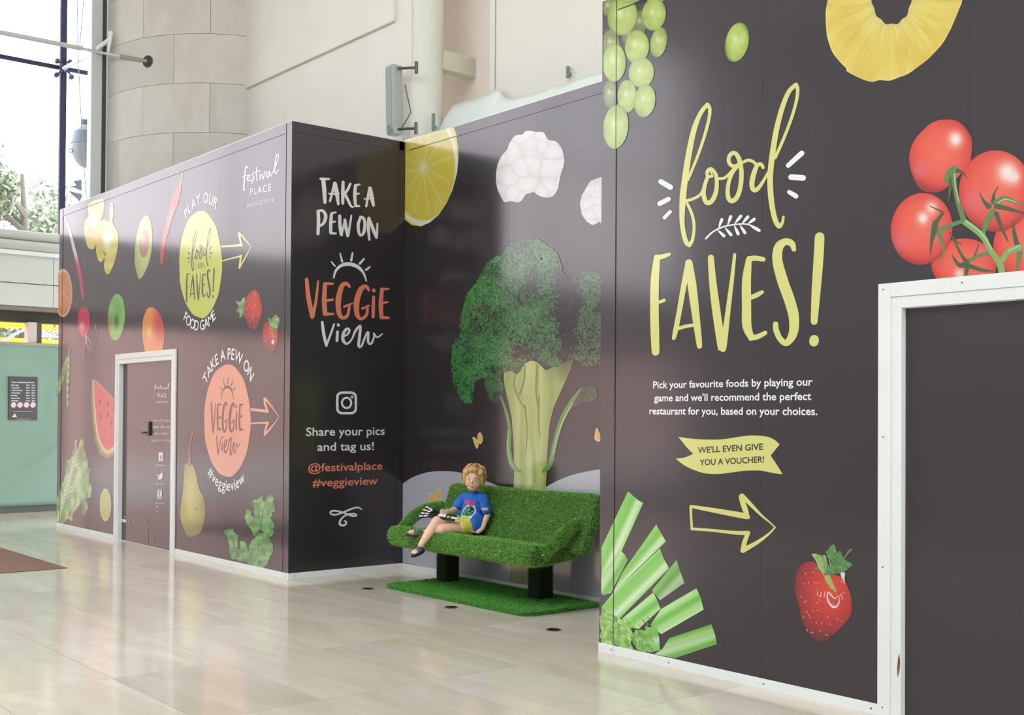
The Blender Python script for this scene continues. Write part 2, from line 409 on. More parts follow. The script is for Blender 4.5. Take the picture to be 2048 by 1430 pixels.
# folded edge strips of the boards (top rail and corners), each with a raised bead
def strip(a0, a1, b0, b1, ax, c, sg, parent, name, bead=None):
    def bx(mb, p0, p1, q0, q1, t):
        if ax == 'Y': mb.box((p0, min(c, c + sg * t), q0), (p1, max(c, c + sg * t), q1))
        else: mb.box((min(c, c + sg * t), p0, q0), (max(c, c + sg * t), p1, q1))
    mb = MB(); bx(mb, a0, a1, b0, b1, .0012)
    if bead == 'b': bx(mb, a0, a1, b0 - .002, b0 + .004, .0048)
    if bead == 'l': bx(mb, a0 - .001, a0 + .004, b0, b1, .0048)
    if bead == 'r': bx(mb, a1 - .004, a1 + .001, b0, b1, .0048)
    return mb.build(name, m_black, parent)
TT = .092
strip(XE + .13, XL - .105, H - TT, H - .001, 'Y', YL, -1, wl, 'top_rail', 'b')
strip(XL - .105, XL, 0, H - .001, 'Y', YL, -1, wl, 'corner_strip', 'l')
strip(XE, XE + .13, 0, H - .001, 'Y', YL, -1, wl, 'corner_strip', 'r')
strip(YL + .03, YB - .02, H - TT, H - .001, 'X', XL, 1, wt, 'top_rail', 'b')
strip(YB - .075, YB - .002, 0, H - .001, 'X', XL, 1, wt, 'corner_strip', 'l')
strip(XL + .07, XR - .01, H - TT, H - .001, 'Y', YB, -1, wb_, 'top_rail', 'b')
strip(XR, XR + .13, 0, H - .001, 'Y', YL, -1, wr, 'corner_strip', 'r')
strip(XR + .14, 1., H - TT, H - .001, 'Y', YL, -1, wr, 'top_rail', 'b')
# capping along the top of the boards
m_cap = mat('pale_capping', (222, 222, 222), .4)
for nm, a, b in (('trim_1', (XE, YL - .002, H), (XL - .002, YL + .08, H + .006)), ('trim_2', (XL - .08, YL + .081, H), (XL + .002, YB - .01, H + .006)), ('trim_3', (XL - .08, YB - .002, H), (XR + .1, YB + .08, H + .006)), ('trim_4', (XR - .003, YL - .002, H), (1., YL + .08, H + .006))):
    struct(MB().box(a, b).build(nm, m_cap), {'trim_1': 'thin pale capping along the top of the long left front', 'trim_2': 'thin pale capping on top of the recess side wall', 'trim_3': 'thin pale capping on top of the broccoli wall', 'trim_4': 'thin pale capping on top of the right front'}[nm], 'trim')

# white foot strips
m_screw = mat('dull_screw', (120, 120, 118), .4, metal=.6)
def foot(name, a0, a1, ax, c, sg, label, screws=()):
    t = .007
    mb = MB()
    if ax == 'Y': mb.box((a0, c + sg * t, 0), (a1, c + sg * .0005, HB))
    else: mb.box((c + .0005, a0, 0), (c + t, a1, HB))
    o = mb.build(name, m_white, bevel=.0015); struct(o, label, 'baseboard')
    for s in screws:
        k = MB()
        if ax == 'Y': k.tube([(s, c + sg * t, .03), (s, c + sg * (t + .002), .03)], .0055, 8)
        else: k.tube([(c + t, s, .03), (c + t + .002, s, .03)], .0055, 8)
        k.build('screw', m_screw, o)
foot('baseboard_left', DL[1], XL + .006, 'Y', YL, -1, 'white foot strip from the left door to the black corner', (XL - .03, XL - .5, XL - 1.1, XL - 1.7))
foot('baseboard_left_end', XE, DL[0], 'Y', YL, -1, 'white foot strip left of the small door, under the lettuce', (XE + .3, XE + 1.2))
foot('baseboard_side', YL - .006, YB - .007, 'X', XL, 1, 'white foot strip of the black recess side wall', (YL + .06, YL + .6, YB - .07))
foot('baseboard_back', XL + .007, XR, 'Y', YB, -1, 'white foot strip of the broccoli wall behind the bench', (XL + .07, XL + .3, XL + .8))
foot('baseboard_right', XR + .135, DR[0], 'Y', YL, -1, 'white foot strip under the celery and the strawberry', (XR + .6, XR + 1.3, DR[0] - .04))
foot('baseboard_corner', XR - .002, XR + .132, 'Y', YL, -1, 'short white foot strip at the celery corner', (XR + .115,))

# ---- door frames and doors
def frame(name, x0, x1, zt, w, label, dep=.045):
    o = empty(name, ((x0 + x1) / 2, YL, 0)); struct(o, label, 'door frame')
    def part(nm, a, b):
        a = (a[0] - o.location.x, a[1] - YL, a[2]); b = (b[0] - o.location.x, b[1] - YL, b[2])
        return MB().box(a, b).build(nm, m_white, o, bevel=.002)
    st = w * .55
    part('jamb', (x0, YL - .016, 0), (x0 + st, YL + .06, zt)); part('jamb', (x0 + st, YL - .011, 0), (x0 + w, YL + .06, zt - st))
    part('jamb', (x1 - st, YL - .016, 0), (x1, YL + .06, zt)); part('jamb', (x1 - w, YL - .011, 0), (x1 - st, YL + .06, zt - st))
    part('head', (x0 + st, YL - .016, zt - st), (x1 - st, YL + .06, zt)); part('head', (x0 + w, YL - .011, zt - w * 1.0), (x1 - w, YL + .06, zt - st))
    for (sx, sz) in ((x0 + .03, zt - .03), (x0 + .03, 1.4), (x0 + .03, .75), (x0 + .03, .05), (x0 + .45, zt - .03), (x0 + .95, zt - .03)):
        MB().tube([(sx - o.location.x, -.0165, sz), (sx - o.location.x, -.018, sz)], .0045, 8).build('screw', m_screw, o)
    return o
fr1 = frame('trim_5', DL[0], DL[1], DL[2], .115, 'white painted frame of the small left door')
fr2 = frame('trim_6', DR[0], DR[1], DR[2], .128, 'chipped white frame of the large door at right')
# worn paint: bare wood chip on the right frame
MB().prism([(-.006, -.05), (.004, -.01), (.008, .03), (.002, .075), (-.004, .05), (-.009, .0)], lambda a, b: (DR[0] + .118 + a - fr2.location.x, -.0116, .26 + b), lambda a, b: (DR[0] + .118 + a - fr2.location.x, -.008, .26 + b)).build('paint_chip', mat('bare_wood', (112, 70, 50), .8, noise=(90, .4)), fr2)
m_door = vinyl('door_vinyl', (29, 28, 30))
d1 = MB().box((DL[0] + .117, YL + .04, .012), (DL[1] - .117, YL + .075, DL[2] - .118)).build('door_1', m_door); struct(d1, 'plain black door with white lettering and lock in the left front', 'door')
d2 = MB().box((DR[0] + .13, YL + .027, .012), (DR[1] - .13, YL + .06, DR[2] - .13)).build('door_2', m_door); struct(d2, 'plain charcoal door at the right edge of the frame', 'door')
# lock case with keypad, hinge bracket
m_lock = mat('dark_grey_metal', (96, 98, 100), .35, metal=.7)
lx, lz = onY([(299, 858)], YL + .04)[0]
lk = MB().box((lx - .07, YL + .012, lz - .075), (lx + .035, YL + .0395, lz + .085)).build('lock', m_lock, d1, bevel=.012)
MB().tube([(lx - .02, YL + .012, lz - .04), (lx - .02, YL - .02, lz - .04), (lx - .05, YL - .028, lz - .04)], .011, 10).build('knob', m_lock, lk, smooth=True)
hx, hz = onY([(247, 1041)], YL + .04)[0]
MB().box((DL[0] + .118, YL + .03, hz - .016), (DL[0] + .26, YL + .0395, hz + .016)).tube([(DL[0] + .122, YL + .03, hz - .04), (DL[0] + .122, YL + .03, hz + .04)], .009, 8).build('hinge', m_white, d1)

# ---- upper building: rendered walls, stone tower, round column
m_cream = mat('cream_render', (224, 220, 212), .7, noise=(1.3, .03))
m_cream2 = mat('cream_render_pale', (238, 226, 218), .75, noise=(1., .02))
wul = MB().box((-13.6, 6.75, 3.3), (-9.75, 6.95, 10)).build('wall_upper_left', m_cream); struct(wul, 'plain cream rendered wall above the long front, between stone tower and column')
MB().box((-13.41, 6.715, 5.575), (-10.03, 6.7505, 10)).build('panel', m_cream, wul, bevel=.004)
MB().box((-13.62, 6.70, 3.3), (-13.45, 6.7505, 5.4)).build('pilaster', m_cream, wul, bevel=.004)
wud = MB().box((-11.8, 7.52, 3.3), (-8.9, 7.7, 10)).build('wall_upper_niche', m_cream2); struct(wud, 'pinkish cream wall set back between column and right-hand render')
wur = MB().box((-8.93, 7.2, 3.3), (4, 7.7, 10)).build('wall_upper_right', m_cream); struct(wur, 'cream rendered wall above the broccoli wall, right of a dark joint')
jp = MB().box((-9.02, 7.19, 4.2), (-8.945, 7.52, 10)).build('pilaster', m_cream, wur, bevel=.004)
MB().box((-8.945, 7.215, 4.2), (-8.93, 7.3, 10)).build('joint', mat('dark_joint', (90, 80, 60), .8), wur)
cx = onY([(838, 150)], 6.93)[0][0]
colm = MB().tube([(0, 0, 3.3), (0, 0, 10)], .218, 40).build('round_column', mat('column_paint', (220, 221, 210), .6), smooth=True); colm.location = (cx, 6.97, 0)
tag(colm, 'smooth round pale column rising behind the recess corner', 'column', kind='structure')
bz1 = onX([(890, 100)], cx + .2)[0][1]; bz0 = onX([(890, 139)], cx + .2)[0][1]
bm_ = MB().box((cx + .06, 7.1, bz0), (cx + .2, 7.52, bz1)).build('beam', mat('beam_paint', (208, 204, 184), .7), bevel=.006)
tag(bm_, 'short cream beam stub from the column back to the niche wall', 'beam', kind='structure')

# curved stone tower, block by block
TC = (-14.93, 7.35); TR = 1.725
m_stone = stone_mat('tower_limestone', (212, 208, 202), (199, 193, 184), .75, .04)
tw = MB().tube([(0, 0, 2.5), (0, 0, 10)], TR - .03, 48).build('wall_tower', mat('tower_joint', (176, 170, 158), .9), smooth=True); tw.location = (*TC, 0)
struct(tw, 'curved tower of large limestone blocks behind the long left front')
a_mid = math.atan2(-TC[1], -TC[0])
BH = .617; Z0 = onY([(326, 351)], TC[1] - TR * .93)[0][1]
def block_mesh(da, h):
    n = 6; mb = MB(); V = []
    ri, ro = TR - .06, TR; eps = .0025 / TR
    for k in range(n + 1):
        a = -da / 2 + eps + (da - 2 * eps) * k / n
        V += [(ri * math.cos(a), ri * math.sin(a), .0025), (ro * math.cos(a), ro * math.sin(a), .0025), (ro * math.cos(a), ro * math.sin(a), h - .0025), (ri * math.cos(a), ri * math.sin(a), h - .0025)]
    Fc = [(0, 1, 2, 3), tuple(4 * n + q for q in (3, 2, 1, 0))]
    for k in range(n):
        b = 4 * k
        for q in range(4): Fc.append((b + q, b + 4 + q, b + 4 + (q + 1) % 4, b + (q + 1) % 4))
    mb._add(V, Fc); me = mb.mesh('stone_block', True); me.set_sharp_from_angle(angle=math.radians(30)); return me
DA = .54; bmh = block_mesh(DA, BH); bmh.materials.append(m_stone)
for r in range(-2, 9):
    for k in range(-5, 6):
        o = link('stone_block', bmh, tw); o.location = (0, 0, Z0 + r * BH); o.rotation_euler = (0, 0, a_mid - .17 + (k + (.5 if r % 2 else 0)) * DA)
# drainage hole dark bit where the brace enters the stone is part of the brace below

# ---- ceiling with an opening added to let in sky light, end walls out of view
m_ceil = mat('white_ceiling', (225, 222, 215), .8)
ce = MB()
for a, b in (((-18.3, .6, 9.8), (8, 9, 10)), ((-18.3, -10, 9.8), (8, -6.3, 10)), ((-18.3, -6.3, 9.8), (-10.5, .6, 10)), ((.8, -6.3, 9.8), (8, .6, 10))): ce.box(a, b)
ce = ce.build('ceiling', m_ceil); struct(ce, 'white ceiling around an opening added to let in sky light, above the frame', 'ceiling')
wo_ = MB().box((-18.3, -10.2, 0), (8, -10, 10)).build('wall_opposite', mat('opposite_wall', (180, 181, 184), .7)); struct(wo_, 'plain light wall across the mall behind the camera')
we = MB().box((8, -10, 0), (8.2, -.5, 10)).box((8, -.5, 0), (8.2, 5.2, .6)).box((8, 5.2, 0), (8.2, 9, 10)).box((8, -.5, 9.4), (8.2, 5.2, 10)).build('wall_end', mat('end_wall', (196, 194, 188), .7)); struct(we, 'pale end wall around an added glazed opening at the far right')

# ================================================================== GLAZED END OF THE MALL (left)
GX = -18.3
def glass_mat():
    m = bpy.data.materials.new('clear_glass'); m.use_nodes = True; n = m.node_tree.nodes; l = m.node_tree.links; n.remove(n['Principled BSDF'])
    t = n.new('ShaderNodeBsdfTransparent'); t.inputs[0].default_value = (.95, .98, .98, 1); gl = n.new('ShaderNodeBsdfGlossy'); gl.inputs['Roughness'].default_value = .02
    mx = n.new('ShaderNodeMixShader'); fr = n.new('ShaderNodeFresnel'); fr.inputs[0].default_value = 1.25
    l.new(fr.outputs[0], mx.inputs[0]); l.new(t.outputs[0], mx.inputs[1]); l.new(gl.outputs[0], mx.inputs[2]); l.new(mx.outputs[0], n['Material Output'].inputs[0]); return m
m_glass = glass_mat()
m_joint = mat('dark_blue_joint', (22, 28, 62), .5)
win = empty('window_1', (GX, 0, 4.1)); struct(win, 'tall frameless glass wall with dark blue joints at the left', 'window')
ys = [8.53, 6.13, 3.73, 1.33, -1.07, -3.47, -5.87, -8.27, -10]; zs = [4.1, 6.83, 9.8]
for i in range(2, len(ys) - 1):
    MB().box((-.008, ys[i + 1] + .04, -4.08), (.008, ys[i] - .04, -.03)).build('pane', m_glass, win)
for i in range(len(ys) - 1):
    for k in range(2):
        MB().box((-.008, ys[i + 1] + .04, zs[k] - 4.1 + .03), (.008, ys[i] - .04, zs[k + 1] - 4.1 - .03)).build('pane', m_glass, win)
for y in ys[1:-1]:
    MB().box((-.03, y - .048, -.3 if y > 4 else -4.1), (.03, y + .048, 5.7)).build('joint', m_joint, win)
MB().box((-.024, -10, 2.73 - .03), (.024, 8.5, 2.73 + .03)).build('joint', m_joint, win)

win2 = empty('window_added', (8.1, 0, .6)); struct(win2, 'unseen glazing added at the far right to light the recess side wall', 'window')  # unseen glazing, added so sky light reaches the lettered recess side
for k in range(3): MB().box((-.008, -.5 + k * 1.9 + .03, .02), (.008, -.5 + k * 1.9 + 1.87, 8.78)).build('pane', m_glass, win2)
for k in range(4): MB().box((-.04, -.5 + k * 1.9 - .03, 0), (.04, -.5 + k * 1.9 + .03, 8.8)).build('mullion', m_joint, win2)

# steel mast with braces and glass fitting
m_steel = mat('white_steel', (196, 199, 200), .4)
mp = (-15.12, 5.48)
ma = empty('steel_mast', (*mp, 0)); tag(ma, 'pale grey steel mast with braces and spider fitting against the glass', 'mast')
def W2(px, X): q = onX([px], X)[0]; return Vector((X - mp[0], q[0] - mp[1], q[1]))
MB().box((-.077, -.077, 0), (.077, .065, 9.8)).build('post', m_steel, ma, bevel=.01)
MB().box((-.03, .066, 0), (.07, .118, 9.8)).build('gap_shade', mat('dark_gap', (70, 68, 66), .7), ma)  # dark strip stands in for the shaded gap between post and tower
hz_ = W2((190, 103), -15.05)
MB().tube([W2((-330, 0), -15.05), W2((165, 97), -15.05)], .031, 12).build('brace', m_steel, ma, smooth=True)
MB().tube([W2((165, 97), -15.05), hz_], .018, 10).build('brace', m_steel, ma, smooth=True)
hole = W2((296, 123), -15.15 - 1.75)
hd = rays([(296, 123)])[0]; # where the brace meets the tower face
a2 = hd[0] ** 2 + hd[1] ** 2; b2 = -2 * (hd[0] * TC[0] + hd[1] * TC[1]); c2 = TC[0] ** 2 + TC[1] ** 2 - TR ** 2
tt = (-b2 - math.sqrt(b2 * b2 - 4 * a2 * c2)) / (2 * a2); hp = Vector((hd[0] * tt - mp[0], hd[1] * tt - mp[1], HC + hd[2] * tt))
MB().tube([hz_, hz_.lerp(hp, .55)], .017, 10).build('brace', m_steel, ma, smooth=True)
MB().tube([hz_.lerp(hp, .5), hp], .026, 10).build('brace', mat('grey_brown_steel', (150, 142, 132), .5), ma, smooth=True)
od = Vector((hp.x + mp[0] - TC[0], hp.y + mp[1] - TC[1], 0)).normalized()
MB().tube([hp - od * .02, hp + od * .012], .075, 16).build('socket', mat('dark_socket', (60, 52, 48), .7), ma)
sp = W2((127, 137), GX + .1)
MB().tube([W2((183, 108), -15.15), sp], [.026, .03], 10).build('strut', m_steel, ma, smooth=True)
m_sp = mat('spider_steel', (70, 80, 110), .35, metal=.5)
sf = MB().sphere(sp, .06, 10, 8)
for q in ((115, 122), (143, 154), (113, 150), (140, 124)):
    e_ = W2(q, GX + .05); sf.tube([sp, sp.lerp(e_, .6) + Vector((.05, 0, 0)), e_], [.02, .016, .012], 8); sf.tube([e_ + Vector((.02, 0, 0)), e_ - Vector((.03, 0, 0))], .038, 12)
sf.build('spider_fitting', m_sp, ma, smooth=True)
MB().tube([W2((193, 98), -15.0), W2((220, 78), -14.85)], .028, 10).tube([W2((217, 108), -14.85), W2((222, 64), -14.85)], [.010, .032], 8).build('bracket', mat('white_cast', (235, 233, 230), .4), ma, smooth=True)
for a in ([(153, -60), (156, 110), (163, 250), (173, 402)], [(172, -60), (159, 100)]):
    MB().tube([W2(q, -15.6) for q in a], .007, 6).build('cable', mat('grey_cable', (176, 188, 200), .5), ma)

# domed lamp and pointed blades seen through the glass
lq = onX([(172, 292)], -18.9)[0]
lamp = empty('dome_lamp', (-18.9, lq[0], lq[1])); tag(lamp, 'pale grey domed lamp half hidden behind the steel mast', 'lamp')
m_lamp = mat('lamp_grey', (128, 128, 138), .45)
MB().sphere((0, 0, 0), (.23, .23, .36), 20, 14).build('dome', m_lamp, lamp, smooth=True)
MB().tube([(0, 0, .02), (0, 0, .22)], [.238, .2], 24).build('collar', mat('lamp_collar', (110, 112, 122), .45), lamp, smooth=True)
MB().tube([(0, -.02, .2), (0, -.02, .42)], .07, 14).tube([(0, 0, .38), (.9, .25, .38)], .04, 10).build('arm', mat('lamp_arm', (96, 98, 106), .45), lamp, smooth=True)
for k in range(1):
    ang = [(math.cos(t), math.sin(t)) for t in np.linspace(0, 2 * math.pi, 13)]
    MB().tube([(0, -.245 + .03 * a, -.11 + .03 * b) for a, b in ang], .009, 6, cap=False).build('ring', m_lamp, lamp)
zz = (0, 0, 3.404); bl = empty('pointed_blades', (-20, 6.4, 4.8)); tag(bl, 'two blue-grey pointed blades beyond the glass, left of the mast', 'sign')
for pts in ([(505, 1230), (556, 1223), (557, 1296), (486, 1264), (528, 1262)], [(474, 1300), (562, 1322), (546, 1368)]):
    q = onX([(x / 3.404, y / 3.404) for x, y in pts], -20)
    MB().prism([(a - 6.4, b - 4.8) for a, b in q], lambda a, b: (0, a, b), lambda a, b: (-.05, a, b)).build('blade', mat('blade_grey', (74, 82, 96), .5), bl)
MB().tube([(-.03, .35, -4.8), (-.03, .35, .1)], .05, 10).build('post', m_lamp, bl)

# canopy along the glass wall
def zat(y, X=-17.95, x=50): return onX([(x, y)], X)[0][1]
cy0, cy1, cs0 = -10., 8.2, 4.25
ca = empty('canopy', (-18., 0, 3.4)); tag(ca, 'pale grey canopy with twin round gutters and riveted fascia panels at left', 'canopy')
m_can = mat('canopy_grey', (196, 200, 196), .45); m_can2 = mat('canopy_pipe', (182, 184, 178), .35)
def lz(z): return z - 3.4
z1, z2, z3 = zat(471.5), zat(492), zat(506)
MB().tube([(.02, cy0, lz(z1)), (.02, cy1, lz(z1))], .078, 18).build('gutter', m_can2, ca, smooth=True)
MB().tube([(.06, cy0, lz(z2) + .002), (.06, cy1, lz(z2) + .002)], .076, 18).build('gutter', m_can2, ca, smooth=True)
MB().box((-.05, cy0, lz(zat(511))), (.1, cy1, lz(zat(502)))).build('ledge', mat('canopy_white', (222, 222, 226), .4), ca, bevel=.006)
zf0, zfj, zf1 = zat(612), zat(567), zat(511)
for k in range(8):
    y1 = 8.2 - k * 2.3; y0 = max(y1 - 2.294, cy0)
    if y1 <= cy0: break
    for za, zb in ((zf0, zfj - .006), (zfj + .006, zf1)):
        pn = MB().box((-.02, y0, lz(za)), (.05, y1, lz(zb))).build('fascia_panel', m_can, ca, bevel=.004)
    if k < 3:
        for q in range(9):
            yy = y1 - .12 - q * .26
            if yy < cy0: break
            MB().tube([(.05, yy, lz(zfj) + .02), (.058, yy, lz(zfj) + .02)], .011, 8).build('rivet', m_can2, ca)
MB().box((-.28, cy0, lz(zf0)), (-.21, cy1, lz(zf1))).build('backing', m_can, ca)
MB().box((-.03, cy0, lz(zfj) - .02), (-.021, cy1, lz(zfj) + .02)).build('backing', m_can, ca)
MB().box((-.5, cy0, lz(zat(622, -18.1))), (.03, cy1, lz(zf0) - .004)).build('soffit', mat('soffit_brown', (128, 118, 108), .7), ca)
MB().box((-.35, cy0, lz(zat(645, -18.2))), (-.16, cy1, lz(zat(622, -18.2)))).build('recess_shade', mat('dark_recess', (62, 60, 54), .7), ca)  # dark box stands in for the shaded recess under the canopy
for (y0, y1) in ((5.58, 5.70), (4.3, 4.42)):
    MB().box((-.24, y0, lz(2.46)), (-.05, y1, lz(zat(645, -18.2)))).build('post', mat('post_beige', (196, 180, 172), .6), ca)
    MB().box((-.24, y1, lz(2.46)), (-.06, y1 + .075, lz(zat(645, -18.2)))).build('post', mat('post_dark', (84, 74, 68), .7), ca)

# green sheeting screen below the canopy
zt_ = zat(690, -18.0)
ny, nz = 70, 40; V = []
Ys = np.linspace(cs0, 8.2, ny); Zs = np.linspace(.1, zt_, nz); gy, gz = np.meshgrid(Ys, Zs, indexing='ij'); PP = np.stack([gy.ravel(), gz.ravel()], 1)
fold = (PP[:, 1] - .55) - (PP[:, 0] - 5.45) * .75
dx = .03 * vn(PP + 50, .9, 3) + .02 * vn(PP * [1, .3] + 9, .25, 5) + .03 * np.exp(-(fold / .05) ** 2) * (PP[:, 1] < 1.3)
V = np.stack([-18.0 + dx, PP[:, 0], PP[:, 1]], 1)
Fq = np.array([(i * nz + j, (i + 1) * nz + j, (i + 1) * nz + j + 1, i * nz + j + 1) for i in range(ny - 1) for j in range(nz - 1)])
def sheet_mat():
    return mat('green_sheeting', (112, 140, 127), .5, noise=(.7, .1))
gs = link('wall_screen', npmesh('screen', V, Fq, smooth=True), None, sheet_mat()); struct(gs, 'pale green sheeting screen below the canopy at left')
so = gs.modifiers.new('thick', 'SOLIDIFY'); so.thickness = .02; so.offset = 1
MB().box((-18.12, cs0, zt_ - .01), (-17.96, 8.2, zt_ + .035)).build('ledge', mat('ledge_beige', (150, 142, 130), .7), gs)
MB().box((-18.1, cs0, 0), (-17.965, 8.2, .1)).build('kick_board', mat('kick_dark', (74, 82, 76), .6), gs)
# opening-hours board
sq = onX([(18, 753), (75, 840)], -17.93); (sy0, sz1), (sy1, sz0) = sq
sg = MB().box((-17.965, sy0, sz0), (-17.935, sy1, sz1)).build('notice_board', mat('notice_black', (40, 46, 50), .35), bevel=.003)
tag(sg, 'small black opening hours notice on the green screen', 'sign')
P = Print(('X', -17.9345, 1)); P.z = (0, 740, 13.0)
wh = (200, 204, 204)
P.text('Floor Opening Hours', (310, 335), (895, 335), 34, wh, bold=.03)
for k, (a, b) in enumerate((('Monday', '9am - 7pm'), ('Tuesday', '9am - 7pm'), ('Wednesday', '9am - 7pm'), ('Thursday', '9am - 8pm'), ('Friday', '9am - 7pm'), ('Saturday', '9am - 7pm'), ('Sunday', '11am - 5pm'))):
    y = 408 + k * 67.5; P.text(a, (295, y), (295 + {0: 200, 1: 215, 2: 295, 3: 235, 4: 165, 5: 225, 6: 185}[k], y), 32, wh, bold=.03); P.text(b, (675, y), (915, y), 32, wh, bold=.03)
for k in range(4):
    P.ellipse(352 + k * 168, 908, 78, 78, (170, 50, 58)); P.ellipse(352 + k * 168, 908, 58, 58, (226, 200, 204), lay=1); P.stroke([(312 + k * 168, 868, 16), (392 + k * 168, 948, 16)], (120, 60, 66), lay=2)
P.poly([(380, 1125), (440, 1225), (315, 1225)], (206, 200, 96), smooth=False); P.stroke([(378, 1160, 12), (378, 1195, 12)], (40, 40, 30), lay=1)
P.stroke([(350, 1080, 14), (860, 1080, 14)], (90, 96, 98)); P.stroke([(420, 1275, 14), (790, 1275, 14)], (110, 118, 118))
P.build('notice_print', sg)

rowh = MB()
for k in range(9): rowh.box((-46, -44 + k * 9, -.05), (-40, -44 + k * 9 + 8.9, 5.6 + .5 * (k % 3)))
rowh = rowh.build('street_row', mat('pale_brick', (220, 186, 176), .9, noise=(.8, .1))); tag(rowh, 'row of pale brick buildings across the street outside', 'building', kind='structure')
# outdoors: yard, yellow slats, cable, trees
yd = MB().box((-60, -30, -.3), (GX - .4, 40, -.05)).build('ground', mat('outdoor_paving', (208, 194, 184), .9)); tag(yd, 'pale paving outside beyond the glass', 'ground', kind='structure')
m_yel = mat('yellow_slat', (250, 222, 70), .5)
fe = empty('slatted_fence', (-19.6, 5.5, 0)); tag(fe, 'bright yellow slatted fence glimpsed under the canopy', 'fence')
for k, z in enumerate((2.92, 2.62)):
    for j in range(5):
        MB().box((-.03, -1.2 + j * 2.2, z - .07), (.03, -1.2 + j * 2.2 + 2.15, z + .07)).build('slat', m_yel, fe, bevel=.01)
for j in range(5): MB().box((-.1, -1.1 + j * 2.2, -.05), (-.035, -1.0 + j * 2.2, 3.05)).build('post', m_yel, fe)
hs_ = empty('white_hose', (-18.9, 5.5, 2.6)); tag(hs_, 'white hose sagging behind the canopy posts', 'hose')
for seg in ([(-10, 690), (15, 678), (30, 668), (45, 661), (66, 658)], [(80, 662), (95, 669), (110, 674), (135, 675)]):
    MB().tube([(0, onX([q], -18.9)[0][0] - 5.5, onX([q], -18.9)[0][1] - 2.6) for q in seg], .022, 8).build('hose_run', m_white, hs_, smooth=True)

def leaf_cloud(name, centers, n, size, cols, parent, ms):
    c = np.array([q[:3] for q in centers]); r = np.array([q[3] for q in centers]); k = RNG.integers(0, len(c), n)
    d = RNG.normal(size=(n, 3)); d /= np.linalg.norm(d, axis=1, keepdims=True); p = c[k] + d * (r[k] * RNG.random(n) ** .4)[:, None]
    a = RNG.normal(size=(n, 3)); a /= np.linalg.norm(a, axis=1, keepdims=True); b = np.cross(a, RNG.normal(size=(n, 3))); b /= np.linalg.norm(b, axis=1, keepdims=True)
    s = size * (.6 + .8 * RNG.random(n))[:, None]
    V = np.stack([p - a * s, p + b * s * .45, p + a * s, p - b * s * .45], 1).reshape(-1, 3); Fq = np.arange(4 * n).reshape(-1, 4)
    cc = s2l(np.asarray(cols)[RNG.integers(0, len(cols), n)]); me = npmesh(name, V, Fq, np.repeat(cc, 4, 0)); o = link(name, me, parent, ms); o['kind'] = 'stuff'; return o
m_leaf = mat('leaves', attr=True, rough=.6)
m_bark = mat('bark', (116, 110, 102), .9)
def tree(name, loc, h, spread, n, label, seed):
    rn = random.Random(seed); t = empty(name, loc); tag(t, label, 'tree', 'trees outside the glass')
    MB().tube([(0, 0, -.05), (.05, .03, h * .3), (0, .1, h * .6), (-.05, 0, h * .85)], [.16, .13, .09, .04], 10).build('trunk', m_bark, t, smooth=True)
    cs = []; br = MB()
    for k in range(16):
        a = rn.uniform(0, 6.28); z0 = h * rn.uniform(.3, .75); ln = spread * rn.uniform(.5, 1); e1 = Vector((math.cos(a) * ln, math.sin(a) * ln, z0 + ln * rn.uniform(.2, .8)))
        br.tube([(0, .05, z0), Vector((0, .05, z0)).lerp(e1, .5) + Vector((0, 0, .12)), e1], [.05, .03, .01], 6); cs.append((*e1, spread * .38)); cs.append((*(Vector((0, 0, z0)).lerp(e1, .6)), spread * .3))
    br.build('branches', m_bark, t)
    leaf_cloud('foliage', cs, n, .085, [(138, 146, 122), (122, 132, 106), (150, 154, 136), (110, 120, 94)], t, m_leaf)
q = onX([(45, 420)], -24)[0]; tree('garden_tree', (-24, q[0], -.05), 7.4, 1.5, 4200, 'pale leafy tree beyond the glass at far left', 3)
q = onX([(150, 420)], -34)[0]; tree('garden_tree', (-34, q[0] + .6, -.05), 9.6, 2.4, 3600, 'slender pale tree beyond the glass beside the blue-grey blades', 5)
q = onX([(90, 600)], -22)[0]
for k, (u, hh, lb) in enumerate(((8, 3.2, 'low leafy shrub behind the fence at the frame edge'), (128, 3.3, 'low leafy shrub behind the fence next to the boards'))):
    qq = onX([(u, 600)], -20.9)[0]; tree('garden_shrub', (-20.9, qq[0] + (.35 if k else -.35), -.05), hh, .5, 1300, lb, 11 + k)

# fittings on the upper wall
m_spk = mat('speaker_grey', (168, 174, 172), .5)
sq = onY([(769, 133), (795, 264)], 6.55); sc_ = empty('column_speaker', ((sq[0][0] + sq[1][0]) / 2, 6.6, sq[1][1])); tag(sc_, 'slim grey column loudspeaker beside the round column', 'loudspeaker')
hh = sq[0][1] - sq[1][1]; Ms = Matrix.Rotation(-.04, 4, 'Y')
MB().box((-.075, -.06, 0), (.06, .07, hh), Ms).build('cabinet', m_spk, sc_, bevel=.02)
MB().box((-.055, -.066, .03), (.04, -.0605, hh - .03), Ms).build('grille', mat('speaker_grille', (150, 158, 156), .7), sc_)
for z in (.05, hh - .05): MB().tube([(.05, 0, z), (.2, .12, z)], .014, 8).tube([(.2, .12, z - .06), (.2, .12, z + .06)], .018, 8).build('bracket', m_lock, sc_)
MB().tube([(.03, .03, .02), (.14, .1, .22), (.1, .05, .5)], .006, 6).build('cable', m_lock, sc_)
